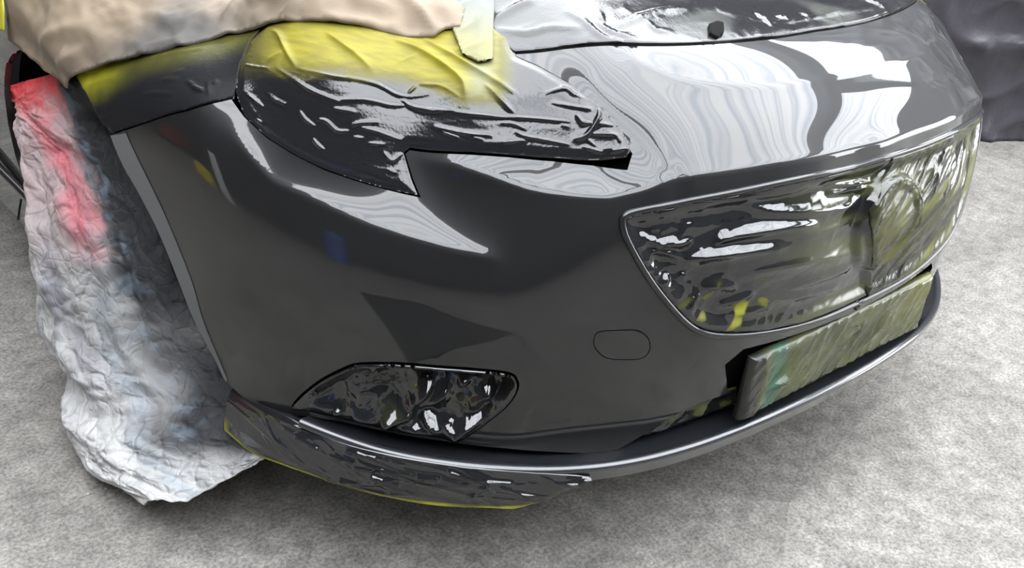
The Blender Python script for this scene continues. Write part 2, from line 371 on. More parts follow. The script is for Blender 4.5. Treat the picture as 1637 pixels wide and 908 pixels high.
# ------------------------------------------------------------------ materials
def mat(name, color=(.5, .5, .5), rough=.5, metal=0.0, coat=0.0, spec=.5, attr=False, bump=None, ior=1.5, bdist=.002, sheen=0, vary=None, dusty=False):
    m = bpy.data.materials.new(name); m.use_nodes = True; nt = m.node_tree; b = nt.nodes['Principled BSDF']
    b.inputs['Base Color'].default_value = (*color, 1); b.inputs['Roughness'].default_value = rough
    b.inputs['Metallic'].default_value = metal; b.inputs['Coat Weight'].default_value = coat
    b.inputs['Coat Roughness'].default_value = .02; b.inputs['Specular IOR Level'].default_value = spec
    b.inputs['IOR'].default_value = ior
    if attr:
        a = nt.nodes.new('ShaderNodeVertexColor'); a.layer_name = 'paint'; nt.links.new(a.outputs['Color'], b.inputs['Base Color'])
    tc = nt.nodes.new('ShaderNodeTexCoord')
    if dusty:                               # dry overspray is duller than the bare film
        bw = nt.nodes.new('ShaderNodeRGBToBW'); nt.links.new(a.outputs['Color'], bw.inputs[0])
        for key, lo, hi in (('Roughness', rough, .55), ('Specular IOR Level', spec, .3)):
            q = nt.nodes.new('ShaderNodeMapRange'); q.inputs['From Min'].default_value = .012; q.inputs['From Max'].default_value = .09
            q.inputs['To Min'].default_value = lo; q.inputs['To Max'].default_value = hi
            nt.links.new(bw.outputs[0], q.inputs['Value']); nt.links.new(q.outputs[0], b.inputs[key])
    if vary:                                # (scale, amount) of colour mottling
        n = nt.nodes.new('ShaderNodeTexNoise'); n.inputs['Scale'].default_value = vary[0]; n.inputs['Detail'].default_value = 5
        nt.links.new(tc.outputs['Object'], n.inputs['Vector'])
        mr = nt.nodes.new('ShaderNodeMapRange'); mr.inputs['From Min'].default_value = .3; mr.inputs['From Max'].default_value = .7
        mr.inputs['To Min'].default_value = 1-vary[1]; mr.inputs['To Max'].default_value = 1+vary[1]
        nt.links.new(n.outputs['Fac'], mr.inputs['Value'])
        mx = nt.nodes.new('ShaderNodeVectorMath'); mx.operation = 'SCALE'
        if attr: nt.links.new(a.outputs['Color'], mx.inputs[0])
        else: mx.inputs[0].default_value = color
        nt.links.new(mr.outputs[0], mx.inputs['Scale']); nt.links.new(mx.outputs[0], b.inputs['Base Color'])
    if bump:
        prev = None
        for kind, scale, strength, stretch in bump:
            mp = nt.nodes.new('ShaderNodeMapping'); mp.inputs['Scale'].default_value = stretch
            nt.links.new(tc.outputs['Object'], mp.inputs['Vector'])
            if kind == 'noise':
                n = nt.nodes.new('ShaderNodeTexNoise'); n.inputs['Scale'].default_value = scale; n.inputs['Detail'].default_value = 6; o = n.outputs['Fac']
            elif kind == 'crease':
                w = nt.nodes.new('ShaderNodeTexNoise'); w.inputs['Scale'].default_value = 9; nt.links.new(mp.outputs[0], w.inputs['Vector'])
                va = nt.nodes.new('ShaderNodeMix'); va.data_type = 'RGBA'; va.blend_type = 'ADD'; va.inputs['Factor'].default_value = .12
                nt.links.new(mp.outputs[0], va.inputs['A']); nt.links.new(w.outputs['Color'], va.inputs['B'])
                n = nt.nodes.new('ShaderNodeTexVoronoi'); n.feature = 'DISTANCE_TO_EDGE'; n.inputs['Scale'].default_value = scale; o = n.outputs['Distance']
                nt.links.new(va.outputs['Result'], n.inputs['Vector'])
                cl = nt.nodes.new('ShaderNodeMapRange'); cl.inputs['From Max'].default_value = .16; cl.interpolation_type = 'SMOOTHSTEP'; nt.links.new(o, cl.inputs['Value']); o = cl.outputs[0]
            elif kind == 'voro':
                n = nt.nodes.new('ShaderNodeTexVoronoi'); n.inputs['Scale'].default_value = scale; o = n.outputs['Distance']
            if kind != 'crease': nt.links.new(mp.outputs[0], n.inputs['Vector'])
            bp = nt.nodes.new('ShaderNodeBump'); bp.inputs['Strength'].default_value = strength; bp.inputs['Distance'].default_value = bdist
            nt.links.new(o, bp.inputs['Height'])
            if prev: nt.links.new(prev.outputs[0], bp.inputs['Normal'])
            prev = bp
        nt.links.new(prev.outputs[0], b.inputs['Normal'])
    return m
one = (1, 1, 1)
MPAINT = mat('black_paint', (.004, .004, .0045), .5, coat=1.0, spec=.25, bump=[('noise', 900, .02, one)], bdist=.0002)
MPRIMER = mat('flange_grey', (.085, .085, .086), .42)
MPLASTIC = mat('black_plastic', (.012, .012, .013), .45)
MDARK = mat('cavity_black', (.004, .004, .004), .9, spec=.1)
MSPLIT = mat('splitter_black', (.016, .017, .02), .3, coat=1.0)
MFILM = mat('black_film', (.01, .01, .01), .10, spec=.6, attr=True, dusty=True, bump=[('noise', 260, .25, one)], bdist=.001)
MFILMP = mat('plate_film', (.01, .01, .01), .22, spec=.4, attr=True)
MFILMM = mat('matt_film', (.01, .01, .01), .30, spec=.06, attr=True, bump=[('noise', 260, .25, one)], bdist=.001)
MFILMG = mat('glossy_film', (.01, .01, .01), .05, spec=.8, attr=True, dusty=True)
MPAPER = mat('brown_paper', (.45, .33, .22), .7, attr=True, bump=[('noise', 60, .15, one), ('noise', 500, .1, one)])
MTAPE = mat('tape', (.9, .8, .1), .45, attr=True, bump=[('noise', 300, .15, one)])
MSHEET = mat('overspray_sheet', (.8, .8, .8), .75, attr=True, bump=[('noise', 400, .25, one), ('crease', 17, .55, (1, 1.2, .8)), ('crease', 38, .3, (1, 1, 1))], vary=(14, .15), bdist=.004)
MRUBBER = mat('rubber', (.02, .02, .02), .7)
MALLOY = mat('alloy', (.5, .5, .52), .3, metal=1)
MCHROME = mat('chrome', (.7, .7, .72), .12, metal=1)
MTARP = mat('tarpaulin', (.036, .033, .041), .4, bump=[('noise', 30, .3, one)], bdist=.01)

# ------------------------------------------------------------------ the room
def floor_mat():
    m = bpy.data.materials.new('concrete'); m.use_nodes = True; nt = m.node_tree; b = nt.nodes['Principled BSDF']
    b.inputs['Roughness'].default_value = .8; b.inputs['Specular IOR Level'].default_value = .3
    tc = nt.nodes.new('ShaderNodeTexCoord'); L = nt.links.new
    def noise(s, d=6, r=.6):
        n = nt.nodes.new('ShaderNodeTexNoise'); n.inputs['Scale'].default_value = s; n.inputs['Detail'].default_value = d; n.inputs['Roughness'].default_value = r
        L(tc.outputs['Object'], n.inputs['Vector']); return n.outputs['Fac']
    def ramp(src, *st):
        r = nt.nodes.new('ShaderNodeValToRGB'); e = r.color_ramp.elements
        e[0].position, e[0].color = st[0][0], (*st[0][1], 1); e[1].position, e[1].color = st[-1][0], (*st[-1][1], 1)
        for p_, c in st[1:-1]: q = e.new(p_); q.color = (*c, 1)
        L(src, r.inputs['Fac']); return r.outputs['Color']
    def mul(a, c, f=1.0):
        x = nt.nodes.new('ShaderNodeMix'); x.data_type = 'RGBA'; x.blend_type = 'MULTIPLY'; x.inputs['Factor'].default_value = f
        L(a, x.inputs['A']); L(c, x.inputs['B']); return x.outputs['Result']
    c = ramp(noise(1.6, 8), (.3, (.138, .129, .115)), (.55, (.197, .186, .168)), (.75, (.243, .231, .210)))
    c = mul(c, ramp(noise(7, 6, .65), (.35, (.84,)*3), (.65, (1.12,)*3)))
    c = mul(c, ramp(noise(26, 8, .7), (.32, (.66,)*3), (.62, (1.22,)*3)))
    c = mul(c, ramp(noise(150, 4, .7), (.38, (.62,)*3), (.6, (1.2,)*3)))
    v = nt.nodes.new('ShaderNodeTexVoronoi'); v.inputs['Scale'].default_value = 55; L(tc.outputs['Object'], v.inputs['Vector'])
    x = nt.nodes.new('ShaderNodeMix'); x.data_type = 'RGBA'; x.inputs['B'].default_value = (.75, .74, .72, 1)
    r = nt.nodes.new('ShaderNodeMapRange'); r.inputs['From Min'].default_value = .09; r.inputs['From Max'].default_value = .05; L(v.outputs['Distance'], r.inputs['Value'])
    g = nt.nodes.new('ShaderNodeMath'); g.operation = 'MULTIPLY'; L(r.outputs[0], g.inputs[0])
    g2 = nt.nodes.new('ShaderNodeMapRange'); g2.inputs['From Min'].default_value = .55; g2.inputs['From Max'].default_value = .65; L(noise(9), g2.inputs['Value']); L(g2.outputs[0], g.inputs[1])
    L(g.outputs[0], x.inputs['Factor']); L(c, x.inputs['A']); L(x.outputs['Result'], b.inputs['Base Color'])
    b1 = nt.nodes.new('ShaderNodeBump'); b1.inputs['Strength'].default_value = .8; b1.inputs['Distance'].default_value = .006; L(noise(110, 5, .65), b1.inputs['Height'])
    b2 = nt.nodes.new('ShaderNodeBump'); b2.inputs['Strength'].default_value = .35; b2.inputs['Distance'].default_value = .01; L(noise(22, 6), b2.inputs['Height']); L(b1.outputs[0], b2.inputs['Normal'])
    L(b2.outputs[0], b.inputs['Normal'])
    return m
fl = mesh_obj('floor', [(-7, -7, 0), (16, -7, 0), (16, 16, 0), (-7, 16, 0)], [(0, 1, 2, 3)], floor_mat(), smooth=False); tag(fl, None, None, kind='structure')
MWALL = mat('wall_grey', (.045, .045, .047), .8, vary=(2, .3)); MSTEEL = mat('steel_dark', (.035, .037, .04), .6)
def sky_panel():                            # translucent corrugated roof sheet that lets the sky through in ribs
    m = bpy.data.materials.new('roof_light'); m.use_nodes = True; nt = m.node_tree; nt.nodes.remove(nt.nodes['Principled BSDF'])
    t = nt.nodes.new('ShaderNodeBsdfTransparent'); w = nt.nodes.new('ShaderNodeTexNoise'); tc = nt.nodes.new('ShaderNodeTexCoord')
    mp = nt.nodes.new('ShaderNodeMapping'); mp.inputs['Scale'].default_value = (3.6, .004, 1)
    nt.links.new(tc.outputs['Object'], mp.inputs['Vector']); nt.links.new(mp.outputs[0], w.inputs['Vector'])
    w.inputs['Scale'].default_value = 1.5; w.inputs['Detail'].default_value = 3
    r = nt.nodes.new('ShaderNodeValToRGB'); e = r.color_ramp.elements
    e[0].position = .40; e[0].color = (.63, .68, .75, 1); e[1].position = .55; e[1].color = (1, 1, 1, 1)
    nt.links.new(w.outputs['Fac'], r.inputs['Fac']); nt.links.new(r.outputs[0], t.inputs['Color'])
    nt.links.new(t.outputs[0], nt.nodes['Material Output'].inputs['Surface'])
    return m
MSKY = sky_panel()
ZR = 4.6
def structbox(name, c, s, m): return tag(box(name, c, s, m), None, None, kind='structure')
structbox('wall_left', (-7.05, 1, 2.3), (.1, 16, 4.6), MWALL)
structbox('wall_front', (1, -7.05, 2.3), (16, .1, 4.6), MWALL)
structbox('wall_back', (-3.2, 9.05, 2.3), (7.6, .1, 4.6), MWALL)
structbox('wall_back', (4.8, 9.05, 4.0), (8.4, .1, 1.2), MWALL)
structbox('wall_right', (9.05, 3.4, 2.3), (.1, 11.3, 4.6), MWALL)
structbox('wall_right', (9.05, -4.6, 3.9), (.1, 4.8, 1.4), MWALL)
# roof: opaque sheet with rib-lit translucent bays between the purlins
def roof_rect(name, x0, x1, y0, y1, m, z=ZR):
    return tag(mesh_obj(name, [(x0, y0, z), (x0, y1, z), (x1, y1, z), (x1, y0, z)], [(0, 1, 2, 3)], m, smooth=False), None, None, kind='structure')
roof_rect('ceiling', -7, -4.0, -7, 9, MWALL)
roof_rect('ceiling', -4.0, -1.0, 2.4, 9, MWALL)
roof_rect('ceiling', -4.0, -1.0, -7, -4.2, MWALL)
roof_rect('ceiling', -1.0, 9, 7, 9, MWALL)
roof_rect('roof_light', -4.0, -1.0, -4.2, 2.4, MSKY)
roof_rect('ceiling', -1.0, 9, -7, -5.2, MWALL)
roof_rect('roof_light', -1.0, 9, -5.2, 7, MSKY)
for i, x in enumerate([-4.0, -1.0, 4.9]): structbox('roof_beam', (x, 1, ZR-.15), (.45 if x > 0 else .12, 16, .3), MSTEEL)
structbox('roof_beam', (6.95, -.9, ZR-.1), (4.1, .22, .2), MSTEEL)

# things standing round the car, seen only as reflections in the paint
t = tag(empty('tool_chest', (-6.3, 3.8, 0)), 'red wheeled tool chest by the left workshop wall', 'tool chest')
MRED = mat('red_enamel', (.2, .008, .008), .5); MBLU = mat('blue_plastic', (.03, .10, .35), .4); MWHT = mat('white_board', (.6, .6, .58), .5); MYEL2 = mat('yellow_plastic', (.6, .5, .03), .4)
box('body', (0, 0, .55), (.5, 1.3, .8), MRED, t, .02)
for i in range(4): box('drawer', (.256, 0, .27+i*.19), (.02, 1.2, .16), MRED, t, .004)
for s_ in (-1, 1): box('caster', (0, s_*.5, .075), (.3, .08, .13), MSTEEL, t, .02)
t = tag(empty('barrel', (-4.6, -.6, 0)), 'blue plastic barrel standing on the workshop floor', 'barrel')
pr = [(0, .02), (.27, .0), (.29, .04), (.30, .3), (.285, .32), (.30, .34), (.30, .6), (.285, .62), (.30, .64), (.29, .88), (.25, .92), (.0, .92)]
n = 32; V = [(r*math.cos(2*math.pi*i/n), r*math.sin(2*math.pi*i/n), z) for i in range(n) for r, z in pr]
F = grid_faces(n, len(pr))+[((n-1)*12+j, j, j+1, (n-1)*12+j+1) for j in range(11)]; mesh_obj('drum', V, F, MBLU, t, sharp=40)
t = tag(empty('leaning_board', (-4.2, 1.2, 0)), 'tall white board leaning on a yellow crate', 'board')
box('panel', (0, 0, .55), (.03, .22, 1.1), MWHT, t, .002)
t = tag(empty('crate', (-4.0, 1.62, 0)), 'low yellow plastic crate on the workshop floor', 'crate')
for s_ in (-1, 1): box('side_panel', (0, s_*.2, .14), (.4, .02, .26), MYEL2, t, .004); box('end_panel', (s_*.2, 0, .14), (.02, .38, .26), MYEL2, t, .004)
box('base', (0, 0, .012), (.4, .4, .02), MYEL2, t)
mt = box('operator_reflection_slab', (-1.55, -.38, .006), (.95, .62, .012), MRUBBER, None, .003, rz=.15); tag(mt, 'added black slab, out of view, whose bumper reflection stands in for the camera operator', 'stand-in')  # unseen black slab added so the bumper mirrors the camera operator's dark shape

# ------------------------------------------------------------------ outlines measured on the photo, laid on the car surface
HS = hits([(1300, 55), (1240, 62), (1150, 70), (1050, 74), (975, 73), (900, 79), (819, 87)])
HS[0] = (0.0, HS[1][1]+.002)
HUP = hits([(859, 104), (909, 132), (958, 172), (991, 208), (1011, 246)]); HTIP = hits([(1003, 272)])
HBOT = hits([(950, 265), (884, 258), (818, 252), (719, 246), (655, 240)]); NOTCH = hits([(648, 246), (661, 288), (673, 316)])
HLOW = hits([(624, 305), (571, 290), (519, 272), (469, 247), (426, 220), (390, 187), (370, 159)])
SEAM = hits([(300, 178), (240, 195), (178, 216)])
ARCH = hits([(198, 264), (224, 310), (255, 371), (285, 444), (309, 505), (337, 559), (362, 610)]); 
BOT = hits([(400, 646), (435, 664), (462, 676), (478, 664), (538, 672), (587, 683), (637, 694), (703, 704), (802, 716), (878, 722), (978, 724), (1000, 712), (1066, 671), (1115, 645), (1163, 629), (1159, 583), (1189, 558), (1335, 511)])
BOT.append((0.0, BOT[-1][1]-.003))
GAP = .0018
half = HS+HUP+HTIP+HBOT+NOTCH+HLOW+SEAM+ARCH+BOT
bump_loop = np.array(half+mirror(half[1:-1]))
GR = hits([(1015, 334), (997, 342), (991, 356), (1000, 388), (1033, 446), (1070, 494), (1099, 523), (1125, 536), (1162, 540), (1217, 536), (1290, 520), (1363, 490)])
GRT = hits([(1070, 323), (1125, 312), (1217, 294), (1290, 279), (1363, 263)])
GR = [(0.0, GRT[-1][1])]+GRT[::-1]+GR+[(0.0, GR[-1][1]-.001)]
gr_loop = smooth_loop(GR+mirror(GR[1:-1]), per=4)
FOG = hits([(466, 652), (479, 632), (512, 606), (551, 586), (578, 579), (637, 579), (703, 584), (769, 589), (815, 595), (828, 606), (829, 622), (815, 646), (785, 672), (733, 706), (703, 700), (637, 690), (587, 679), (538, 668), (488, 656)])
fog_loop = smooth_loop(FOG, per=4)
TOW = hits([(950, 548), (956, 532), (985, 529), (1018, 529), (1035, 541), (1038, 559), (1026, 572), (1000, 574), (972, 572), (956, 561)])
tow_loop = smooth_loop(TOW, per=5)
def shrink(lp, d):                          # move a loop inward by d
    lp = np.asarray(lp, float); t = np.roll(lp, -1, 0)-np.roll(lp, 1, 0); t /= np.linalg.norm(t, axis=1, keepdims=True)+1e-12
    n = np.stack([-t[:, 1], t[:, 0]], 1); area = np.sum(lp[:, 0]*np.roll(lp[:, 1], -1)-np.roll(lp[:, 0], -1)*lp[:, 1])
    return lp+n*d*(1 if area > 0 else -1)
def flip(lp): return np.asarray(lp)*np.array([-1, 1])

car = tag(empty('car'), 'glossy black car front corner with headlights, grille and plate masked for painting', 'car')
patch('bumper', bump_loop, MPAINT, car, res=.005, depth=.012, holes=[gr_loop, fog_loop, flip(fog_loop), shrink(tow_loop, -.0012)])
patch('tow_cover', tow_loop, MPAINT, car, res=.003, depth=.008)
# liner behind all the gaps
ln = np.array([(-1.25, .19), (-1.25, .62), (-.8, 1.02), (.8, 1.02), (1.25, .62), (1.25, .19)])
ph = np.linspace(-1.2, 1.2, 200); pp = np.linspace(.2, 1.0, 100); U_, V_ = np.meshgrid(ph, pp, indexing='ij')
Q_ = np.stack([U_.ravel(), V_.ravel()], 1)
hl_loop_px = [(819, 87)]
# arch limit: keep the liner ahead of the wheel opening
aq = np.array(SEAM[-1:]+ARCH); aq = aq[np.argsort(aq[:, 1])]
edge_q = np.interp(Q_[:, 1], aq[:, 1], aq[:, 0])/.95
Vl = surf(np.stack([Q_[:, 0]*.95, Q_[:, 1]], 1), -.028); keepq = (np.abs(Q_[:, 0]) < -edge_q-.02)|(Q_[:, 1] > .62)
Fl = [f for f in grid_faces(200, 100) if all(keepq[list(f)])]
mesh_obj('inner_liner', Vl, Fl, MDARK, car)
# hood
hood_half = [(0.0, 1.03), (-.62, 1.03)]+hits([(700, 30), (790, 72)])+HS[::-1]
hood_half = [(0.0, 1.03), (-.60, 1.03), (-.72, .86), HS[-1]]+HS[::-1][1:]
hood_loop = np.array(hood_half[::-1]+[(-a, b) for a, b in hood_half[1:]][0:0]+[(-a, b) for a, b in hood_half][0:0])
HL_ = HS+[(-.72, .86), (-.60, 1.03)]; hood_loop = np.array(HL_+mirror(HL_[1:]))
patch('hood', shrink(hood_loop, GAP), MPAINT, car, res=.006, depth=.01)
# fenders
fen = hits([(374, 158), (300, 175), (240, 192), (178, 213), (160, 190), (120, 140), (79, 105), (33, 79), (20, 86), (10, 102), (7, 126), (7, 149), (13, 198), (25, 251), (40, 294), (50, 330), (50, 372), (0, 318)])
SCREEN_TOP = [(-2.1, .22), (-2.1, .70), (-1.35, .84), (-.74, .86)]+hits([(819, 84)])
hlt = hits([(790, 60), (700, 45), (600, 48), (500, 55), (430, 75), (395, 110), (376, 145)])
fen_loop = np.array(fen+SCREEN_TOP+hlt)
for s in (0, 1):
    lp = fen_loop if not s else flip(fen_loop)
    patch('front_fender', lp, MPAINT, car, res=.008, depth=.01)
# arch flange of the bumper: a rolled lip, matt grey
fl_in = hits([(205, 215), (231, 274), (262, 340), (290, 405), (313, 463)])
# grille surround: thin bright-edged trim following the opening
def surround(name, lp, offo, r, m, parent, wid=None):
    P = surf(np.vstack([lp, lp[:1]]), offo); N = bil(GN, np.r_[lp[:, 0], lp[0, 0]]/.95, np.r_[lp[:, 1], lp[0, 1]])
    T = np.gradient(P, axis=0); T /= np.linalg.norm(T, axis=1, keepdims=True)+1e-12; B = np.cross(T, N)
    a = np.linspace(0, 2*np.pi, 9)[:-1]; w_ = wid or r
    V = (P[:, None]+B[:, None]*(np.cos(a)*w_)[None, :, None]+N[:, None]*(np.sin(a)*r)[None, :, None]).reshape(-1, 3)
    return mesh_obj(name, V, grid_faces(len(P), 8, True), m, parent)
surround('grille_surround', shrink(gr_loop, .003), .0012, .0042, MPAINT, car, .0045)
# ------------------------------------------------------------------ lower lip
def kpath(L, k, dz=0.0): 
    P = np.array([hit_k(u, v, kk if kk is not None else k) for (u, v, *r) in L for kk in [r[0] if r else None]]); P[:, 2] += dz; return P
top_px = [(478, 668), (505, 686), (571, 712), (670, 733), (769, 745), (878, 751), (956, 748), (1000, 740), (1088, 720), (1176, 689), (1220, 669), (1290, 640)]
sp_ = kpath(top_px, -.006); zmid = sp_[-1, 2]
phs = np.arctan2(sp_[:, 0], 1-sp_[:, 1]); o_ = np.argsort(phs)
pg = np.linspace(phs.min(), 0, 60); zg = np.interp(pg, phs[o_], sp_[o_, 2]); zg = np.convolve(np.r_[[zg[0]]*6, zg, [zg[-1]]*6], np.ones(13)/13, 'valid')
kg = -.006+0*pg; R_ = rad(pg)*(1-kg); left = np.stack([R_*np.sin(pg), 1-R_*np.cos(pg), zg], 1)
spath = np.vstack([left, left[:-1][::-1]*np.array([-1, 1, 1])])
print('SPLIT z', zg[0], zg[-1])
sec = [(-.070, -.014), (-.020, -.006), (-.012, -.001), (-.008, .0012), (-.004, .0010), (0, -.0014), (.002, -.005), (.0015, -.009), (-.003, -.012), (-.008, -.032), (-.016, -.036), (-.07, -.036)]
spl = sweep('front_splitter', spath, [(a, b) for a, b in sec], MSPLIT, car)
# wheel, tyre and wheel-arch liner
wc = np.array([-.64, .87, .325])
def lathe(name, prof, m, parent, loc, n=64):
    a = np.linspace(0, 2*np.pi, n, endpoint=False); V = [(x, r*math.cos(t), r*math.sin(t)) for t in a for x, r in prof]
    F = grid_faces(n, len(prof)); k = len(prof); F += [((n-1)*k+j, j, j+1, (n-1)*k+j+1) for j in range(k-1)]
    o = mesh_obj(name, V, F, m, parent, sharp=40); o.location = loc; return o
tyre = lathe('tyre', [(-.10, .23), (-.112, .25), (-.115, .285), (-.105, .312), (-.085, .325), (.085, .325), (.105, .312), (.11, .25), (.1, .23)], MRUBBER, car, wc)
lathe('wheel_rim', [(-.07, .001), (-.085, .05), (-.08, .10), (-.095, .215), (-.105, .235), (.1, .235)], MALLOY, tyre, (0, 0, 0))
a = np.linspace(-.35, np.pi+.35, 40)
V = [(x, .865+.35*math.cos(t), .40+.35*math.sin(t)) for t in a for x in (-.905+.075*float(sstep(1.2, 2.6, t)), -.50)]+[(-.50, .86, .38)]
F = grid_faces(40, 2)+[(2*i+1, 2*i+3, 80) for i in range(39)]
mesh_obj('wheel_arch_liner', V, F, MDARK, car)
# matt rolled lip of the bumper along the arch opening
s1 = hits([(178, 217), (198, 264), (224, 310), (255, 371), (285, 444), (309, 505), (337, 559), (362, 610)]); s2 = hits([(202, 213), (229, 270), (258, 330), (286, 395), (308, 452), (323, 505), (343, 556), (364, 606)])
A1 = smooth_loop(s1, False); A2 = smooth_loop(s2, False); nA = len(A1)
Vf = []
for i in range(nA):
    for t in (0, .25, .5, .75, 1.0):
        q = A1[i]*(1-t)+A2[i]*t; Vf.append(surf(q[None], .0008+.0012*(1-t)*math.sin(math.pi*min(1, t*1.0+.3)))[0])
mesh_obj('arch_flange', Vf, grid_faces(nA, 5), MPRIMER, car)
# body side behind the wheel: sill moulding and door edge
pA, pB = at(47, 312, 0, -.932), at(-60, 205, 0, -.932)
for dz, r, m in ((0, .0045, MCHROME), (-.014, .006, MPAINT)):
    pp = np.array([pA+(pB-pA)*t+np.array([0, 0, dz]) for t in np.linspace(0, 1, 8)]); c_ = [(math.cos(t)*r, math.sin(t)*r) for t in np.linspace(0, 2*np.pi, 9)[:-1]]
    sweep('sill_moulding', pp, c_, m, car)
dg = hits([(34, 318), (31, 335), (29, 352)]); mesh_obj('door_gap', [surf(np.array([q[0]+e, q[1]]), .0008) for q in dg for e in (-.004, .004)], grid_faces(3, 2), MDARK, car)
# rest of the car behind the wheel: shell, roof and floor pan, outside the picture but shading the ground
st = [(1.50, .90, .92, .60), (1.9, .905, 1.02, .62), (2.3, .905, 1.30, .55), (2.8, .905, 1.42, .52), (3.5, .90, 1.40, .50), (4.2, .88, 1.12, .55), (4.7, .80, .98, .55), (4.82, .70, .80, .5)]
V = []
for y, w, h, rw in st:
    sec_ = [(-.80, .20), (-.985, .24), (-1.0, .45), (-1.0, .70), (-.97, .92), (-rw/w*1.18 if h > 1 else -.8, (h-.05) if h > 1 else h), (-.3, h+.01), (.3, h+.01), (rw/w*1.18 if h > 1 else .8, (h-.05) if h > 1 else h), (.97, .92), (1.0, .70), (1.0, .45), (.985, .24), (.80, .20)]
    V += [(a_*w, y, min(b_, h+.01)) for a_, b_ in sec_]
F = grid_faces(len(st), 14, True)+[tuple(range(14)), tuple(range(7*14+13, 7*14-1, -1))]
mesh_obj('rear_body', V, F, MPAINT, car, sharp=40)
V = [(x*s_, y, z) for y, x in ((.16, .45), (.30, .70), (.50, .78), (.60, .55), (1.2, .55), (1.3, .80), (1.55, .84)) for z in (.20, .235) for s_ in (-1, 1)]
F = []
for i in range(6):
    b = i*4; F += [(b, b+4, b+5, b+1), (b+2, b+3, b+7, b+6), (b, b+2, b+6, b+4), (b+1, b+5, b+7, b+3)]
mesh_obj('undertray', V, F+[(0, 1, 3, 2), (24, 26, 27, 25)], MPLASTIC, car, smooth=False)
for px_ in (-1, 1): lathe('tyre', [(-.10, .23), (-.112, .25), (-.105, .312), (-.085, .325), (.085, .325), (.105, .312), (.11, .25), (.1, .23)], MRUBBER, car, (px_*.78, 3.72, .325), 32)
# number plate board
PW, PH, PZ, PY = .262, .057, .357, -.014
box('number_plate', (0, PY+.012, PZ), (.52, .008, .11), mat('plate_white', (.7, .7, .68), .4), car, .002)
box('plate_bracket', (0, PY+.03, PZ), (.30, .03, .08), MPLASTIC, car, .003)

# ------------------------------------------------------------------ masking film, tape and paper
def Z(ox, oy, s, L): return [(ox+x/s, oy+y/s) for x, y in L]
def folds(spec, Q, per=4):
    """spec: (pixel polyline, height, width[, lean]) -> height of every point"""
    o = np.zeros(len(Q))
    for px, a, w, *ln_ in spec:
        L = np.array(hits(px)); L = smooth_loop(L, False, per) if len(L) > 2 else L
        m = (Q[:, 0] > L[:, 0].min()-5*w)&(Q[:, 0] < L[:, 0].max()+5*w)&(Q[:, 1] > L[:, 1].min()-5*w)&(Q[:, 1] < L[:, 1].max()+5*w)
        if not m.any(): continue
        d, t = polydist(Q[m], L); tp = np.sin(np.pi*np.clip(t*.94+.03, 0, 1))**.6
        o[m] = np.maximum(o[m], a*tp*np.exp(-np.abs(d/w)**1.3))
    return o
def crinkle(Q, f, amp, seed, deg=0, st=1.0, sharp=7):
    x, y = rot(Q[:, 0], Q[:, 1], deg); x = x*f/st; y = y*f
    x = x+.25*perlin(x*1.7, y*1.7, seed+50); y = y+.25*perlin(x*1.3, y*1.9, seed+60)
    return amp*(ridge(x, y, seed, sharp)*.6+ridge(x*2.1, y*2.1, seed+3, sharp)*.3+ridge(x*4.3, y*4.3, seed+5, sharp)*.15)*(.4+.6*sstep(-.3, .4, perlin(x*.5, y*.5, seed+9)))
def mixc(a, b, t): t = np.clip(t, 0, 1)[:, None]; return np.array(a)*(1-t)+np.array(b)*t
BLK = (.010, .010, .011); YEL = (0.205, 0.176, 0.0105); PALE = (0.21, 0.225, 0.18); OLV = (.046, .049, .015)
def line_y(px):                              # p of a measured line as a function of q0
    L = np.array(hits(px)); L = L[np.argsort(L[:, 0])]; return lambda x: np.interp(x, L[:, 0], L[:, 1])

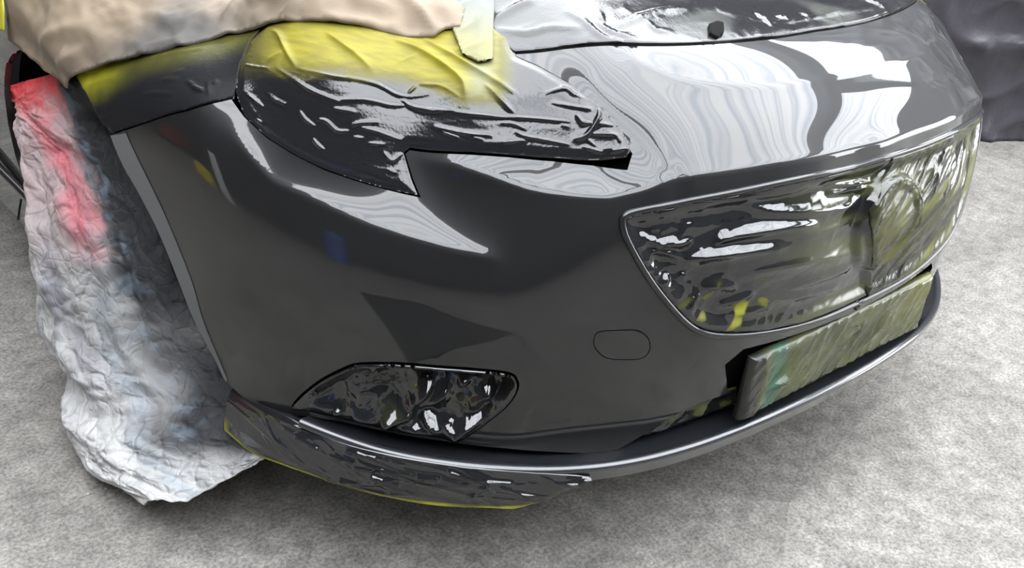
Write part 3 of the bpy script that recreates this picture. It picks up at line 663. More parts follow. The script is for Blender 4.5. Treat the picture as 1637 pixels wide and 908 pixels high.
# headlight film
hl_px = [(392, 186), (426, 218), (469, 245), (519, 270), (571, 288), (624, 303), (668, 312), (658, 288), (645, 244)]
hl_px2 = [(655, 236), (719, 242), (818, 248), (884, 253), (950, 257), (1000, 252), (1008, 243), (1005, 226), (983, 196), (957, 170), (909, 134), (859, 106), (826, 92), (822, 84), (812, 60), (780, 35), (720, 20), (600, 25), (500, 22), (430, 40), (400, 68), (383, 108), (378, 150)]
HLQ = np.array(hits(hl_px+hl_px2)); HLC = HLQ.mean(0)
z3 = lambda L: Z(360, 30, 3.026, L); z4 = lambda L: Z(620, 130, 3.027, L)
HF = [(z3(L), a, w) for L, a, w in [
 ([(240, 70), (275, 95), (310, 170), (350, 238)], .005, .004), ([(500, 85), (560, 130), (640, 190), (710, 255)], .005, .0045),
 ([(830, 120), (930, 160), (1050, 230), (1150, 310), (1165, 380)], .007, .005), ([(970, 115), (1100, 190), (1200, 250), (1300, 310), (1410, 380)], .006, .004),
 ([(1260, 330), (1320, 390), (1390, 460)], .005, .003), ([(215, 215), (300, 165)], .003, .004), ([(1100, 180), (1180, 130), (1250, 60)], .005, .004), ([(840, 225), (950, 180)], .002, .003),
 ([(105, 235), (160, 245), (225, 250)], .003, .0018), ([(360, 250), (450, 270), (540, 290), (640, 305), (740, 330), (830, 375), (900, 385), (1000, 370)], .0032, .002),
 ([(260, 245), (350, 305), (420, 350), (500, 385), (570, 410)], .003, .002), ([(560, 400), (680, 400), (800, 425), (870, 425)], .003, .002), ([(860, 400), (900, 430), (1000, 445), (1110, 450)], .004, .0022),
 ([(215, 370), (260, 400), (310, 420)], .003, .0016), ([(370, 450), (400, 490), (445, 525)], .003, .0016), ([(455, 490), (500, 500), (550, 545), (605, 545)], .0032, .0018), ([(530, 440), (630, 455)], .003, .0018),
 ([(610, 525), (650, 510), (740, 505)], .003, .0018), ([(660, 530), (740, 550), (850, 590)], .0034, .0018), ([(1020, 525), (1080, 545), (1180, 560), (1285, 570)], .0034, .002), ([(1040, 550), (1135, 580)], .003, .0016),
 ([(1180, 575), (1250, 590)], .003, .0015), ([(430, 580), (460, 615), (490, 640)], .003, .0018), ([(690, 605), (770, 610)], .002, .0014), ([(620, 575), (670, 580)], .002, .0014), ([(110, 370), (150, 400), (190, 430)], .003, .0014),
 ([(150, 490), (185, 510)], .003, .0014), ([(790, 735), (830, 750)], .002, .0014), ([(770, 650), (810, 690), (850, 655)], .003, .0014), ([(930, 330), (880, 375)], .003, .0016), ([(940, 325), (1000, 330), (1060, 340), (1140, 385)], .003, .002)]]
HF += [(z4(L), a, w) for L, a, w in [
 ([(70, 100), (130, 135), (220, 150), (325, 148)], .004, .0022), ([(330, 155), (400, 165), (500, 175), (640, 190)], .0032, .0018), ([(500, 175), (700, 185), (870, 200)], .003, .0016), ([(550, 210), (600, 210), (660, 235)], .003, .0016),
 ([(230, 225), (290, 240), (400, 262), (495, 265)], .004, .0022), ([(250, 245), (330, 270)], .003, .0016), ([(620, 250), (660, 270), (740, 285), (870, 310)], .0035, .0018), ([(555, 300), (660, 290)], .003, .0016), ([(835, 215), (870, 225)], .002, .0014),
 ([(1020, 130), (1015, 180), (960, 260), (905, 285)], .007, .0032), ([(910, 165), (940, 205), (1000, 205)], .005, .0025), ([(970, 258), (1050, 258), (1125, 262)], .004, .0022), ([(960, 280), (1000, 320)], .003, .0016),
 ([(940, 320), (1040, 350)], .003, .0016), ([(1040, 235), (1110, 270), (1125, 300)], .003, .0018), ([(1080, 345), (1160, 325)], .003, .0018), ([(780, 110), (900, 130), (990, 140)], .003, .002), ([(740, 75), (850, 45), (900, 70), (960, 90)], .004, .003), ([(1000, 205), (1090, 215)], .003, .0018)]]
ylow = line_y([(384, 112), (430, 108), (500, 112), (580, 118), (650, 128), (700, 142), (745, 158), (800, 160), (830, 145), (860, 120)])
def hl_off(Q, ed): return .0015+.004*sstep(0, .014, ed)+folds(HF, Q)*1.0+crinkle(Q, 26, .0007, 3, 8, 2.2)
def hl_col(Q, ed):
    d = Q[:, 1]-ylow(Q[:, 0])+.006*fbm(Q[:, 0]*22, Q[:, 1]*40, 5)+.004*perlin(Q[:, 0]*60, Q[:, 1]*400, 8)
    xr = hit(770, 100)[0]; t = sstep(-.022, .022, d)*(1-.96*sstep(xr, xr+.055, Q[:, 0])); t *= sstep(HLQ[-2][0]-.03, HLQ[-2][0]+.06, Q[:, 0]+(Q[:, 1]-HLQ[-3][1])*.5)*.6+.4
    t *= .35+.65*sstep(HLQ[:, 0].min(), HLQ[:, 0].min()+.10, Q[:, 0]+.5*perlin(Q[:, 0]*12, Q[:, 1]*12, 12)*.05); t *= .88+.22*perlin(Q[:, 0]*30, Q[:, 1]*160, 14); c = mixc(BLK, YEL, t); return mixc(c, PALE, .55*np.exp(-((Q[:, 0]-xr)/.018)**2)*sstep(-.01, .02, d))
hl = patch('headlight_masking_film', HLQ, MFILM, None, res=.0015, off=hl_off, depth=.004, colf=hl_col)
tag(hl, 'black masking film over the near headlight, wrinkled and dusted yellow along its top', 'masking film')
def hr_off(Q, ed): return .0015+.004*sstep(0, .014, ed)+crinkle(Q, 20, .005, 13, 30, 1.5)
def hr_col(Q, ed): return mixc(BLK, YEL, .7*sstep(.02, .07, Q[:, 1]-ylow(-Q[:, 0])))
hr = patch('headlight_masking_film', flip(HLQ), MFILM, None, res=.003, off=hr_off, depth=.004, colf=hr_col)
tag(hr, 'crumpled black masking film over the far headlight, beside the dark hanging tarpaulin', 'masking film')

# fender film
fq = np.array(hits([(124, 122), (140, 150), (160, 188), (182, 211), (240, 193), (300, 175), (372, 157), (378, 140), (385, 104), (402, 64), (430, 30), (300, 45), (200, 75)]))
FFD = [(Z(0, 0, 3.026, L), a, w) for L, a, w in [([(780, 390), (870, 390)], .002, .002), ([(910, 395), (960, 435), (1000, 440)], .004, .002), ([(1010, 400), (1015, 460)], .003, .0018), ([(1030, 410), (1060, 400)], .003, .0018),
   ([(850, 355), (890, 345)], .002, .002), ([(700, 455), (840, 458)], .002, .0018), ([(470, 578), (540, 570)], .002, .002), ([(390, 440), (470, 400), (560, 380)], .002, .003), ([(640, 300), (800, 270), (980, 240)], .0015, .003)]]
yf = line_y([(122, 175), (165, 165), (230, 130), (300, 112), (370, 95), (400, 85)])
def ff_off(Q, ed): return .002+folds(FFD, Q)+crinkle(Q, 16, .0006, 21, 10, 2)
def ff_col(Q, ed):
    xl = hit(140, 150)[0]; t = sstep(-.01, .05, Q[:, 1]-yf(Q[:, 0])+.006*fbm(Q[:, 0]*25, Q[:, 1]*25, 9)); t2 = 1-sstep(xl-.01, xl+.10, Q[:, 0])
    return mixc(BLK, (0.288, 0.272, 0.016), np.clip(t*(.16+.8*t2), 0, 1)*(.9+.2*perlin(Q[:, 0]*50, Q[:, 1]*50, 4)))
ff = patch('fender_masking_film', fq, MFILMM, None, res=.003, off=ff_off, depth=.003, colf=ff_col)
tag(ff, 'black film strip on the front fender between brown paper and painted bumper seam', 'masking film')

# hood film
z5 = lambda L: Z(760, 0, 3.027, L); z6 = lambda L: Z(1200, 0, 3.03, L)
HOF = [(z5(L), a, w) for L, a, w in [([(100, 150), (250, 165), (370, 140), (500, 150)], .005, .004), ([(440, 60), (520, 110), (600, 180), (700, 212)], .004, .004), ([(600, 70), (610, 120)], .005, .003), ([(690, 130), (800, 90), (900, 60), (1020, 50)], .005, .004),
  ([(830, 110), (870, 150), (950, 160)], .004, .003), ([(580, 110), (650, 160), (770, 190)], .004, .003), ([(90, 100), (200, 40), (280, 10)], .006, .005), ([(690, 150), (760, 110), (900, 85)], .003, .003), ([(100, 175), (300, 120)], .002, .003)]]
HOF += [(z6(L), a, w) for L, a, w in [([(20, 70), (90, 130)], .006, .003), ([(120, 85), (200, 100)], .005, .003), ([(240, 60), (270, 100)], .005, .003), ([(350, 80), (440, 60)], .005, .003), ([(10, 105), (200, 110), (420, 70), (640, 30)], .003, .0025), ([(560, 10), (640, 40)], .005, .003)]]
ho = shrink(hood_loop, .003)
def ho_off(Q, ed): return .0022+folds(HOF, Q)+crinkle(Q, 14, .0028, 31, 10, 2.5)*(.35+.65*sstep(-.25, .1, perlin(Q[:, 0]*5, Q[:, 1]*9, 77)))
def ho_col(Q, ed): return mixc(BLK, PALE, .12*sstep(.1, .5, perlin(Q[:, 0]*7, Q[:, 1]*12, 71)))
hf = patch('hood_masking_film', ho, MFILM, None, res=.0042, off=ho_off, depth=.002, colf=ho_col)
tag(hf, 'thin creased film covering the hood above the freshly painted nose', 'masking film')
hx = np.array(hits([(1133, 43), (1148, 38), (1156, 41), (1157, 56), (1147, 64), (1134, 58)], .004))
patch('torn_hole', hx, MDARK, hf, res=.004, off=.0075, depth=.006)

# grille films (two overlapping pieces)
gs = shrink(gr_loop, .007)
seam_px = hits([(1424, 262), (1405, 290), (1390, 320), (1384, 355), (1390, 400), (1388, 450), (1383, 492)])
sx = np.array(seam_px); sx = sx[np.argsort(sx[:, 1])]
def seam_x(p): return np.interp(p, sx[:, 1], sx[:, 0])
def clip_poly(P, keep_left, dx=0.0):         # split the grille outline along the overlap line
    R = resample(P, .004); s = R[:, 0]-(seam_x(R[:, 1])+dx); m = (s < 0) if keep_left else (s > 0)
    k = int(np.argmax(m & ~np.roll(m, 1))); R = np.roll(R, -k, 0); m = np.roll(m, -k); R = R[m]
    a, b = R[-1], R[0]; ps = np.linspace(a[1], b[1], 30)[1:-1]; return np.vstack([R, np.stack([seam_x(ps)+dx, ps], 1)])
ec = np.array(hit(1425, 352))
z7 = lambda L: Z(960, 230, 2.728, L)
GFD = [(z7(L), a, w) for L, a, w in [([(500, 440), (560, 410), (700, 385), (800, 370), (950, 352)], .012, .008), ([(360, 515), (450, 495), (600, 475), (800, 457)], .012, .008),
  ([(200, 380), (400, 365), (600, 345), (700, 310)], .003, .007), ([(1000, 185), (1100, 178), (1200, 165)], .006, .003), ([(1010, 220), (1120, 200), (1200, 190)], .006, .004), ([(640, 250), (720, 290), (850, 300), (1000, 290), (1150, 262)], .008, .009),
  ([(450, 640), (520, 625), (600, 635)], .009, .006), ([(520, 715), (600, 690), (680, 660)], .008, .005), ([(600, 580), (800, 540), (1000, 500), (1150, 480)], .006, .008), ([(840, 640), (960, 600), (1100, 550)], .006, .006),
  ([(700, 700), (850, 680), (1050, 640)], .005, .006), ([(280, 435), (340, 440), (400, 425)], .009, .005), ([(225, 470), (300, 480), (370, 510)], .009, .004), ([(180, 400), (250, 440), (330, 455)], .008, .004),
  ([(395, 740), (410, 690), (440, 655)], .008, .005), ([(290, 610), (295, 570)], .007, .004), ([(360, 590), (380, 570)], .007, .004), ([(560, 760), (680, 740), (780, 700)], .007, .005), ([(420, 200), (620, 240), (900, 200)], .004, .006)]]
def g1_off(Q, ed):
    xl = gs[:, 0].min(); lf = 1-sstep(xl+.03, xl+.22, Q[:, 0]+.6*(.53-Q[:, 1])*.0)
    bot = 1-sstep(.36, .41, Q[:, 1])
    r = np.hypot(Q[:, 0]-ec[0], (Q[:, 1]-ec[1])/.78)
    return -.010*sstep(0, .02, ed)+.008*sstep(.02, .12, ed)+.009*sstep(.088, .070, r)+folds(GFD, Q)*sstep(0, .01, ed)+crinkle(Q, 16, .008, 41, 12, 1.6)*(.12+.88*np.maximum(lf, bot*.7*(1-sstep(-.30, -.15, Q[:, 0]))))*sstep(0, .008, ed)+crinkle(Q, 20, .002, 45, 8, 5)
def g1_col(Q, ed):
    xl = gs[:, 0].min(); n = fbm(Q[:, 0]*5, Q[:, 1]*26, 51)
    t = sstep(.0, .7, n+.35)*sstep(xl+.18, xl+.36, Q[:, 0]); c = mixc(BLK, OLV, t*.75)
    sp_ = sstep(.25, .5, perlin(Q[:, 0]*38, Q[:, 1]*50, 52))*np.exp(-((Q[:, 1]-.385)/.03)**2)*np.exp(-((Q[:, 0]+.29)/.07)**2)
    return mixc(c, (0.21, 0.21, 0.021), sp_)
g1 = patch('grille_masking_film', clip_poly(gs, True, .012), MFILMG, None, res=.0026, off=g1_off, depth=.003, colf=g1_col)
tag(g1, 'glossy dark film stretched over the left part of the grille, up to the round emblem', 'masking film')
def g2_off(Q, ed):
    r = np.hypot((Q[:, 0]-ec[0])/1.0, (Q[:, 1]-ec[1])/.78); 
    x, y = rot(Q[:, 0], Q[:, 1], 32)
    str_ = .0028*ridge(x*9, y*42, 61, 5)+.0016*ridge(x*16, y*70, 62, 5)+.004*np.exp(-((r-.076)/.004)**2)
    rr = ed; gd = nearest(Q, gs)[1]
    return -.010*sstep(0, .02, gd)+.008*sstep(.02, .12, gd)+.0025+.010*sstep(.080, .072, r)*1.2-.003*sstep(.064, .052, r)+str_*sstep(0, .01, ed)+crinkle(Q, 22, .0035, 63, 30, 2.2)*sstep(0, .008, ed)*(.4+.6*sstep(.03, -.06, Q[:, 0]))
def g2_col(Q, ed):
    x, y = rot(Q[:, 0], Q[:, 1], 30); n = fbm(x*6, y*30, 66); c = mixc((.016, .017, .012), (.048, .050, .018), sstep(-.5, .4, n)); return mixc(c, (0.11, 0.11, 0.024), .8*sstep(.15, .7, n)*sstep(-.1, .1, Q[:, 0]))
g2 = patch('grille_masking_film', clip_poly(gs, False), MFILM, None, res=.0026, off=g2_off, depth=.003, colf=g2_col)
tag(g2, 'yellow-dusted film pleated over the emblem and right part of the grille', 'masking film')

# film in the fog-lamp pocket
fgq = shrink(fog_loop, .0035)
FGF = [(Z(340, 540, 3.031, L), a, w) for L, a, w in [([(940, 360), (1000, 300), (1060, 255)], .013, .008), ([(980, 350), (1080, 310), (1150, 270)], .010, .007), ([(680, 385), (760, 400), (820, 440)], .011, .006), ([(820, 400), (900, 380), (980, 360)], .013, .007),
   ([(850, 430), (1000, 455), (1120, 460)], .012, .006), ([(1100, 400), (1180, 440), (1230, 410), (1300, 395)], .013, .007), ([(1240, 340), (1300, 300), (1370, 280)], .014, .009), ([(1010, 365), (1060, 410), (1120, 435)], .011, .006), ([(590, 340), (630, 355)], .007, .004), ([(750, 180), (800, 150)], .008, .005), ([(1180, 250), (1240, 240)], .008, .005)]]
def fg_off(Q, ed):
    tv = (Q[:, 1]-fgq[:, 1].min())/np.ptp(fgq[:, 1])
    return .004-.040*tv*sstep(0, .015, ed)+folds(FGF, Q)*1.6*sstep(0, .01, ed)+(crinkle(Q, 15, .017, 81, 25, 1.3, 5)+.008*fbm(Q[:, 0]*16, Q[:, 1]*28, 87, 2))*sstep(0, .014, ed)+crinkle(Q, 34, .006, 85, 60, 1.2)*sstep(0, .008, ed)
fg = patch('fog_lamp_masking_film', fgq, MFILMG, None, res=.002, off=fg_off, depth=.006, colf=lambda Q, e: mixc(BLK, OLV, .25*sstep(.3, .6, perlin(Q[:, 0]*25, Q[:, 1]*40, 83))))
tag(fg, 'crumpled shiny film filling the fog lamp pocket at the near bumper corner', 'masking film')
fr = patch('fog_lamp_masking_film', flip(fgq), MFILMG, None, res=.004, off=fg_off, depth=.006, colf=lambda Q, e: mixc(BLK, OLV, 0*Q[:, 0]))
tag(fr, 'crumpled film in the fog lamp pocket on the far side of the bumper', 'masking film')
# small wrinkled film at the left end of the lower intake
iq = np.array(hits([(1004, 713), (1030, 693), (1066, 673), (1115, 648), (1186, 628), (1186, 652), (1140, 668), (1088, 689), (1040, 706)]))
it = patch('intake_masking_film', iq, MFILMG, None, res=.002, off=lambda Q, e: -.012+crinkle(Q, 26, .010, 91, 20, 2)*sstep(0, .006, e), depth=.004, colf=lambda Q, e: mixc(BLK, (.08, .085, .03), sstep(-.2, .5, fbm(Q[:, 0]*20, Q[:, 1]*40, 92))))
tag(it, 'narrow wrinkled film wedge in the lower intake, left of the wrapped number plate', 'masking film')

# wrapped number plate: film closely around the board
nx, ny = 190, 46; V = []; Cc = []
g_u = np.linspace(-1, 1, nx); g_v = np.linspace(-1, 1, ny); U2, V2 = np.meshgrid(g_u, g_v, indexing='ij')
ed_ = np.minimum((1-np.abs(U2))*PW, (1-np.abs(V2))*PH).ravel(); Qp = np.stack([U2.ravel()*PW, V2.ravel()*PH], 1)
lf = 1-sstep(-.25, -.15, Qp[:, 0]); 
off = crinkle(Qp+3, 22, .006, 101, 35, 1.8)*(.55+.9*(1-sstep(-.235, -.20, Qp[:, 0])))*sstep(0, .006, ed_)+.0032*ridge(*[a*f for a, f in zip(rot(Qp[:, 0], Qp[:, 1], 38), (9, 45))], 103, 5)
for (cx_, cy_, ang, ln_, am) in ((-.17, .0, 50, .05, .007), (-.185, -.01, 20, .03, .006), (.03, .01, 60, .03, .004), (.0, .012, 20, .03, .004), (.10, .0, 40, .04, .004), (-.12, -.03, 35, .06, .003), (.05, -.02, 40, .07, .003)):
    xr, yr = rot(Qp[:, 0]-cx_, Qp[:, 1]-cy_, ang); off += 1.4*am*np.exp(-(yr/.0035)**2)*np.clip(1-np.abs(xr)/ln_, 0, 1)**.7
off *= sstep(0, .009, ed_); rnd = .006*(1-np.sqrt(np.clip(1-(1-np.clip(ed_/.006, 0, 1))**2, 0, 1)))
Y0 = PY-off+rnd
Vp = np.stack([Qp[:, 0], Y0, PZ+Qp[:, 1]], 1); n_ = fbm(Qp[:, 0]*9, Qp[:, 1]*20, 105)
cp_ = mixc((.045, .048, .026), (.070, .073, .034), sstep(-.7, .5, n_)); cp_ = mixc(cp_, (.16, .16, .025), sstep(.1, .3, Qp[:, 0])*sstep(.0, .05, Qp[:, 1]+.03)*.5)
cp_ = mixc(cp_, (.035, .085, .06), .8*np.exp(-((Qp[:, 0]+.195)/.02)**2)); cp_ = mixc(cp_, (.012, .012, .012), (1-sstep(-.245, -.215, Qp[:, 0]))*.9)
back = Vp.copy(); bidx = np.where(ed_ < 1e-9)[0]; mp_ = {int(b): len(Vp)+i for i, b in enumerate(bidx)}
Vb = Vp[bidx].copy(); Vb[:, 1] = PY+.014; Fp = [f[::-1] for f in grid_faces(nx, ny)]
def bd(i, j): return i*ny+j
loop_ = [bd(i, 0) for i in range(nx)]+[bd(nx-1, j) for j in range(1, ny)]+[bd(i, ny-1) for i in range(nx-2, -1, -1)]+[bd(0, j) for j in range(ny-2, 0, -1)]
for a_, b_ in zip(loop_, loop_[1:]+loop_[:1]): Fp.append((a_, b_, mp_[b_], mp_[a_]))
pf = mesh_obj('plate_masking_film', np.vstack([Vp, Vb]), Fp, MFILMP, None, cols=np.vstack([cp_, cp_[bidx]*.3]))
tag(pf, 'number plate wrapped in olive-dusted masking film below the grille', 'masking film')

# film hanging over the near half of the lower lip
tpx = [(369, 625), (406, 649), (439, 666), (478, 684), (538, 706), (604, 724), (670, 737), (769, 750), (878, 758), (944, 762)]
bpx = [(359, 688), (400, 722), (445, 741), (500, 760), (560, 779), (620, 794), (700, 806), (780, 811), (850, 806), (944, 765)]
kt = [.018, .008, .002, -.004, -.008, -.009, -.009, -.009, -.009, -.009]; kb = [.012, .006, .004, .002, 0, 0, 0, 0, .0, -.006]
Tq = smooth_loop([hit_k(u, v, k) for (u, v), k in zip(tpx, kt)], False, 40); Bq = smooth_loop([hit_k(u, v, k) for (u, v), k in zip(bpx, kb)], False, 40)
nv = 60; V = []; cc = []
nT = len(Tq); Vv = np.linspace(0, 1, nv)
for i in range(nT):
    out = np.array([Tq[i][0], Tq[i][1]-1, 0]); out /= np.linalg.norm(out)
    for j, t in enumerate(Vv):
        s_ = i/nT*.75; L_ = np.linalg.norm(Tq[i]-Bq[i])
        P = Tq[i]*(1-t)+Bq[i]*t+out*(.006*math.sin(math.pi*t)); V.append((P, out, s_, t*L_, t))
SS = np.array([(a[2], a[3]) for a in V]); tt = np.array([a[4] for a in V])
LFD = [(Z(340, 540, 3.031, L), a) for L, a in [([(415, 475), (510, 530)], .005), ([(655, 545), (785, 578)], .005), ([(690, 625), (775, 638)], .005), ([(775, 665), (900, 705)], .005), ([(560, 680), (600, 688)], .005), ([(625, 685), (700, 695)], .006), ([(715, 702), (795, 696)], .006),
   ([(1150, 650), (1300, 690), (1450, 700)], .004), ([(1000, 675), (1090, 680)], .004), ([(1230, 770), (1330, 710)], .004), ([(570, 565), (680, 600)], .004), ([(1400, 720), (1560, 770)], .004)]]
pv = np.array([a[0] for a in V])-CAM; zc = pv@FWD; PX = np.stack([818.5+FPX*(pv@RIG)/zc, 454-FPX*(pv@UPV)/zc], 1)
lfold = np.zeros(len(V))
for L_, am_ in LFD:
    d_, t_ = polydist(PX, L_); lfold = np.maximum(lfold, am_*np.exp(-(d_/3.0)**1.4))
ofs = lfold+crinkle(SS, 14, .006, 111, 12, 4)*np.minimum(1, np.minimum(tt, 1-tt)*8)+.0035*ridge(SS[:, 0]*5+2, SS[:, 1]*40, 113, 5)*sstep(.15, .4, tt)*sstep(.2, .35, SS[:, 0])
VV = np.array([a[0]+a[1]*o for a, o in zip(V, ofs)])
yy = sstep(.88, .97, tt+.03*perlin(SS[:, 0]*12, SS[:, 1]*10, 115))*(.45+.55*sstep(.1, .5, perlin(SS[:, 0]*9+1, 0*SS[:, 0]+.5, 116)+.5))
yy = np.maximum(yy, .9*(1-sstep(0, .03, SS[:, 0]))*sstep(.45, .9, tt))
colL = mixc(BLK, (0.35, 0.336, 0.035), yy)
# turn the lower edge inward
ex = np.array([VV[i*nv+nv-1]-V[i*nv+nv-1][1]*.03+np.array([0, 0, .004]) for i in range(nT)])
Fl_ = grid_faces(nT, nv)+[(i*nv+nv-1, (i+1)*nv+nv-1, len(VV)+i+1, len(VV)+i) for i in range(nT-1)]
et = np.array([VV[i*nv]-V[i*nv][1]*.02 for i in range(nT)])
Fl_ += [((i+1)*nv, i*nv, len(VV)+nT+i, len(VV)+nT+i+1) for i in range(nT-1)]
lf_ = mesh_obj('splitter_masking_film', np.vstack([VV, ex, et]), Fl_, MFILMG, None, cols=np.vstack([colL, colL[nv-1::nv], colL[::nv]]))
tag(lf_, 'black film with yellow lower edge hanging over the near end of the splitter', 'masking film')

# brown masking paper
pq_px = [(17, -60), (20, 0), (24, 40), (25, 63), (50, 88), (79, 116), (100, 130), (116, 142), (122, 126), (160, 113), (230, 95), (300, 76), (370, 59), (440, 43), (480, 40), (520, 42), (590, 50), (650, 64), (694, 66), (712, 55), (735, 53), (745, 20), (745, -60)]
pq = np.array(hits(pq_px, .0))
PFD = [([(116, 140), (118, 110), (150, 85)], .012, .010), ([(125, 125), (124, 100), (130, 80)], .010, .006), ([(230, 95), (250, 80), (300, 70)], .006, .008), ([(360, 45), (385, 25), (400, 5)], .010, .008), ([(455, 38), (475, 25), (490, 8)], .012, .008),
       ([(640, 10), (668, 30), (700, 60)], .010, .008), ([(520, 38), (580, 44), (640, 50)], .006, .006), ([(560, 10), (620, 25)], .006, .012), ([(80, 90), (110, 60), (160, 50)], .010, .015)]
def pp_off(Q, ed):
    return .008+.012*sstep(.0, .06, ed)+.010*fbm(Q[:, 0]*6, Q[:, 1]*10, 121, 4)+.004*np.abs(perlin(Q[:, 0]*11, Q[:, 1]*16, 122))*sstep(0, .05, ed)+folds(PFD, Q)+crinkle(Q, 9, .006, 123, 55, 2.0, 9)
dk1, dk2 = np.array(hit(270, 60)), np.array(hit(315, 5)); pe_ = line_y([(125, 122), (230, 95), (300, 76), (370, 59), (440, 43), (520, 42), (590, 50), (650, 64)])
def pp_col(Q, ed):
    c = mixc((.185, .140, .095), (.170, .128, .098), sstep(-.8, -.5, Q[:, 0])); c = c*(1+.10*fbm(Q[:, 0]*8, Q[:, 1]*8, 125))[:, None]
    d = Q[:, 1]-pe_(Q[:, 0]); t = .93*(1-sstep(.0, .085, d+.02*fbm(Q[:, 0]*14, Q[:, 1]*14, 126)))*np.exp(-((Q[:, 0]-dk1[0]-.03)/.15)**2)+.75*np.exp(-(((Q-dk2)/np.array([.055, .09]))**2).sum(1))
    return mixc(c, (.05, .045, .04), t)
pa = patch('masking_paper', pq, MPAPER, None, res=.005, off=pp_off, depth=.004, colf=pp_col)
tag(pa, 'large sheet of brown masking paper draped over the fender at top left', 'masking paper')
tq = np.array(hits([(15, -60), (18, 0), (22, 52), (36, 50), (36, 20), (35, -60)]))
tp = patch('masking_tape', tq, MTAPE, None, res=.004, off=.030, depth=.003, colf=lambda Q, e: mixc((0.385, 0.35, 0.021), YEL, 0*e))
tag(tp, 'bright yellow tape strip on the left edge of the brown paper', 'tape')
tq = np.array(hits([(727, -60), (725, 20), (724, 58), (740, 95), (765, 108), (788, 104), (788, 60), (790, 20), (790, -60)]))
def t_col(Q, e): 
    y0 = hit(755, 60)[1]; return mixc((.13, .12, .03), (.09, .098, .082), sstep(y0-.03, y0+.05, Q[:, 1]))*(1+.15*perlin(Q[:, 0]*60, Q[:, 1]*30, 7))[:, None]
tp2 = patch('masking_tape', tq, MTAPE, None, res=.0035, off=lambda Q, e: .012+folds([([(740, 60), (760, 45), (775, 20)], .004, .004), ([(735, 25), (750, 10)], .003, .003)], Q)+crinkle(Q, 20, .002, 131, 60, 2), depth=.003, colf=t_col)
tag(tp2, 'pale translucent tape strip joining the brown paper to the hood film', 'tape')

# ------------------------------------------------------------------ overspray sheet draped around the wheel
rows = [((30, 137, -.885), (140, 104, -.87)), ((32, 150, -.888), (165, 180, -.86)), ((34, 170, -.895), (190, 232, -.86)), ((38, 205, -.905), (212, 275, -.855)), ((47, 270, -.925), (245, 345, -.845)), ((48, 341, -.945), (275, 420, -.835)), ((50, 420, -.96), (305, 490, -.825)),
        ((54, 486, -.97), (335, 555, -.815)), ((67, 541, -.972), (366, 612, -.81)), ((99, 592, -.96), (385, 650, -.82)), ((87, 644, -.985), (395, 690, -.83)), ((109, 698, -.965), (408, 716, -.83)), ((170, 746, -.965), (417, 733, -.83)), ((246, 788, -.945), (416, 740, -.83))]
rp = []
for (lu, lv, lx), (ru, rv, rx) in rows:
    Lp = at(lu, lv, 0, lx); Rp = at(ru, rv, 0, rx)
    if Lp[2] < .004: Lp = at(lu, lv, 2, .004)
    pts = [Lp+np.array([.16, .02, 0]), Lp+np.array([.07, .015, 0]), Lp+np.array([.015, .004, 0])]
    bul = .05 if lv < 600 else .06
    for t in (.12, .3, .5, .7, .88): 
        P = Lp*(1-t)+Rp*t; P = P+np.array([-bul*math.sin(math.pi*t**.8), -.01*math.sin(math.pi*t), 0]); pts.append(P)
    pts += [Rp, Rp+np.array([.05, .03, 0])]
    rp.append(pts)
rp = np.array(rp)                            # rows x cols x 3
def resamp(A, n, ax):
    A = np.moveaxis(A, ax, 0); m = len(A); t = np.linspace(0, m-1.0001, n); i = t.astype(int); f = (t-i).reshape(-1, *([1]*(A.ndim-1)))
    g = lambda k: A[np.clip(i+k, 0, m-1)]
    r = .5*((2*g(0))+(-g(-1)+g(1))*f+(2*g(-1)-5*g(0)+4*g(1)-g(2))*f**2+(-g(-1)+3*g(0)-3*g(1)+g(2))*f**3)
    return np.moveaxis(r, 0, ax)
NR, NC = 330, 230; G = resamp(resamp(rp, NR, 0), NC, 1)
nn = np.cross(np.gradient(G, axis=0), np.gradient(G, axis=1)); nn /= np.linalg.norm(nn, axis=-1, keepdims=True)+1e-9
if nn[NR//2, NC//2, 0] > 0: nn = -nn
vv, uu = np.meshgrid(np.linspace(0, 1, NR), np.linspace(0, 1, NC), indexing='ij'); SQ = np.stack([uu.ravel()*.55, vv.ravel()*.75], 1)
SX = SQ[:, 0]+.02*perlin(SQ[:, 0]*6, SQ[:, 1]*6, 139); SY = SQ[:, 1]+.02*perlin(SQ[:, 0]*6, SQ[:, 1]*6, 138)
SX, SY = rot(SX, SY, 25); kx = 1-sstep(.45, .8, uu.ravel())*.45
disp = kx*(.026*np.abs(perlin(SX*5, SY*3.6, 141))+.020*np.abs(perlin(SX*9+3, SY*8, 142))+.011*np.abs(perlin(SX*19, SY*16, 143))+.006*np.abs(perlin(SX*38, SY*33, 144)))-.012
disp += kx*crinkle(SQ, 12, .006, 147, 70, 1.5, 12)+kx*crinkle(SQ, 22, .004, 148, -30, 1.4, 12)+.010*fbm(SQ[:, 0]*5, SQ[:, 1]*4, 145, 3)
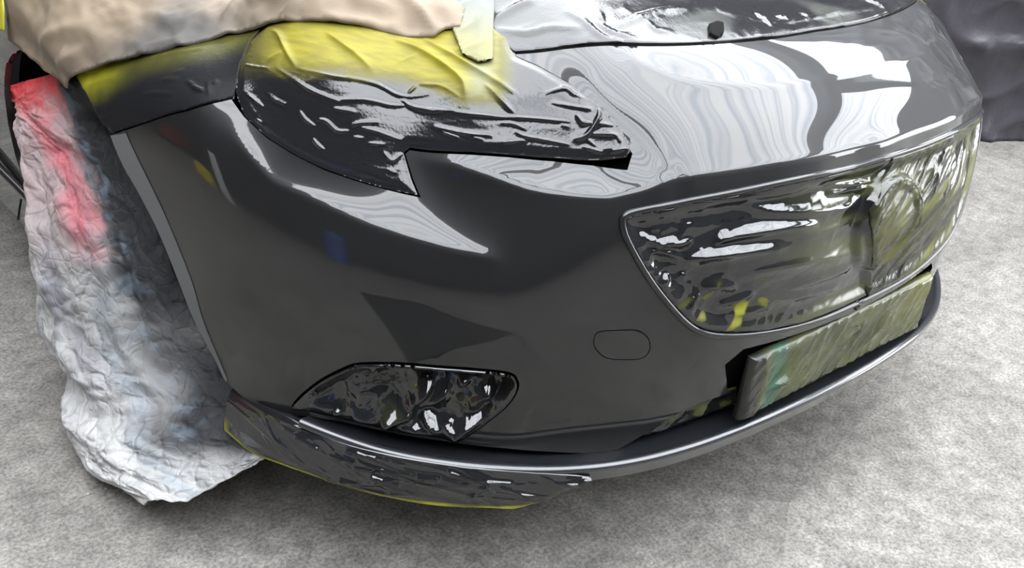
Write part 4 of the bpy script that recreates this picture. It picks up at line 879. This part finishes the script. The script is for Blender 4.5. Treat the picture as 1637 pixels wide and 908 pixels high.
# long pull folds and the pinch above the lower bulge
for (c0, r0), (c1, r1), am, w in (((.35, .15), (.50, .75), .012, .03), ((.62, .25), (.68, .8), .014, .03), ((.30, .72), (.50, .80), .018, .03), ((.5, .8), (.6, 1.0), .014, .03), ((.8, .55), (.72, .95), .008, .03), ((.45, .95), (.9, .88), .010, .03), ((.3, .2), (.34, .6), .008, .02)):
    d, t = polydist(np.stack([uu.ravel(), vv.ravel()], 1), [(c0, r0), (c1, r1)]); disp += am*np.exp(-(d/w)**2)*np.sin(np.pi*np.clip(t, .02, .98))
G2 = G+nn*(disp.reshape(NR, NC)-.008)[..., None]*np.clip(np.minimum(uu, 1-uu)*12, 0, 1)[..., None]
G2[..., 2] = np.maximum(G2[..., 2], .003)
u_, v_ = uu.ravel(), vv.ravel(); n1 = fbm(u_*5, v_*6, 151); n2 = fbm(u_*22, v_*24, 152); n3 = fbm(u_*9, v_*3.5, 153)
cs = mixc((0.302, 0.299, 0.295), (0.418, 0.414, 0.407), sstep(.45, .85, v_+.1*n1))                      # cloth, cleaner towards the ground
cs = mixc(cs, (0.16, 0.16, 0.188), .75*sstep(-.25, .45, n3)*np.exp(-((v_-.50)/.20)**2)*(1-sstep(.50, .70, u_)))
cs = mixc(cs, (0.33, 0.203, 0.203), .55*(1-sstep(.28, .45, v_+.05*n1)))
red = (1-sstep(.10, .24, v_+.03*n2+.18*u_))*(1-sstep(.62, .85, u_+.1*n1)); cs = mixc(cs, (.62, .03, .04), .95*np.clip(red, 0, 1))
ln1 = np.abs(u_-(.58-.02*np.sin(v_*14))+.02*n2); cs = mixc(cs, (.50, .08, .11), .75*np.exp(-(ln1/.06)**2)*(1-sstep(.34, .44, v_))*sstep(.04, .10, v_)*sstep(-.8, .1, n1+.3))
dk = sstep(.635, .72, u_+.035*n2+.03*n1-.10*sstep(.55, 1, v_)+.0*v_); soft = sstep(.55, .8, u_+.08*n1); dk = np.maximum(dk*(1-sstep(.45, .6, v_)), soft*sstep(.35, .6, v_))*(1-.62*sstep(.80, .93, v_))
blk = mixc((.018, .019, .022), (.10, .13, .16), .8*sstep(.1, .8, n2+.2)*np.exp(-((u_-.70)/.05)**2))
cs = cs*(1-dk[:, None])+blk*dk[:, None]
cs = mixc(cs, (.17, .21, .25), .5*np.exp(-((u_-.61)/.035)**2)*sstep(.25, .45, v_)*sstep(-.4, .5, n2+.3))
cs = mixc(cs, (.62, .42, .18), .6*np.exp(-((v_-.985)/.012)**2)*np.exp(-((u_-.32)/.06)**2))
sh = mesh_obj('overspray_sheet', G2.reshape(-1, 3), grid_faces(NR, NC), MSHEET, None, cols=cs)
tag(sh, 'crumpled white sheet over the front wheel, red at top and black overspray beside bumper', 'sheet')
sm = sh.modifiers.new('thick', 'SOLIDIFY'); sm.thickness = .0015; sm.offset = -1

# ------------------------------------------------------------------ tarpaulin hanging behind at right
P0 = np.array([2.43, .83]); dr = np.array([.855, -.519]); nr = np.array([-.519, -.855])
NS, NH = 300, 150; V = []
ss = np.linspace(-1.30, 2.4, NS); zz = np.linspace(0, 2.3, NH); S2, Z2 = np.meshgrid(ss, zz, indexing='ij')
d = .035*fbm(S2*2.2, Z2*1.2, 161, 4)+.03*ridge(S2*1.6+Z2*.9, Z2*2.4-S2*.5, 163, 4)+.02*ridge(S2*3-Z2, Z2*4, 165, 4)
X = P0[0]+dr[0]*S2+nr[0]*(d-.03); Y = P0[1]+dr[1]*S2+nr[1]*(d-.03)
tr = mesh_obj('tarpaulin', np.stack([X, Y, Z2+.004], -1).reshape(-1, 3), grid_faces(NS, NH), MTARP)
tag(tr, 'dark purple-grey tarpaulin hanging in folds to the floor behind the car', 'tarpaulin')
sm = tr.modifiers.new('thick', 'SOLIDIFY'); sm.thickness = .003
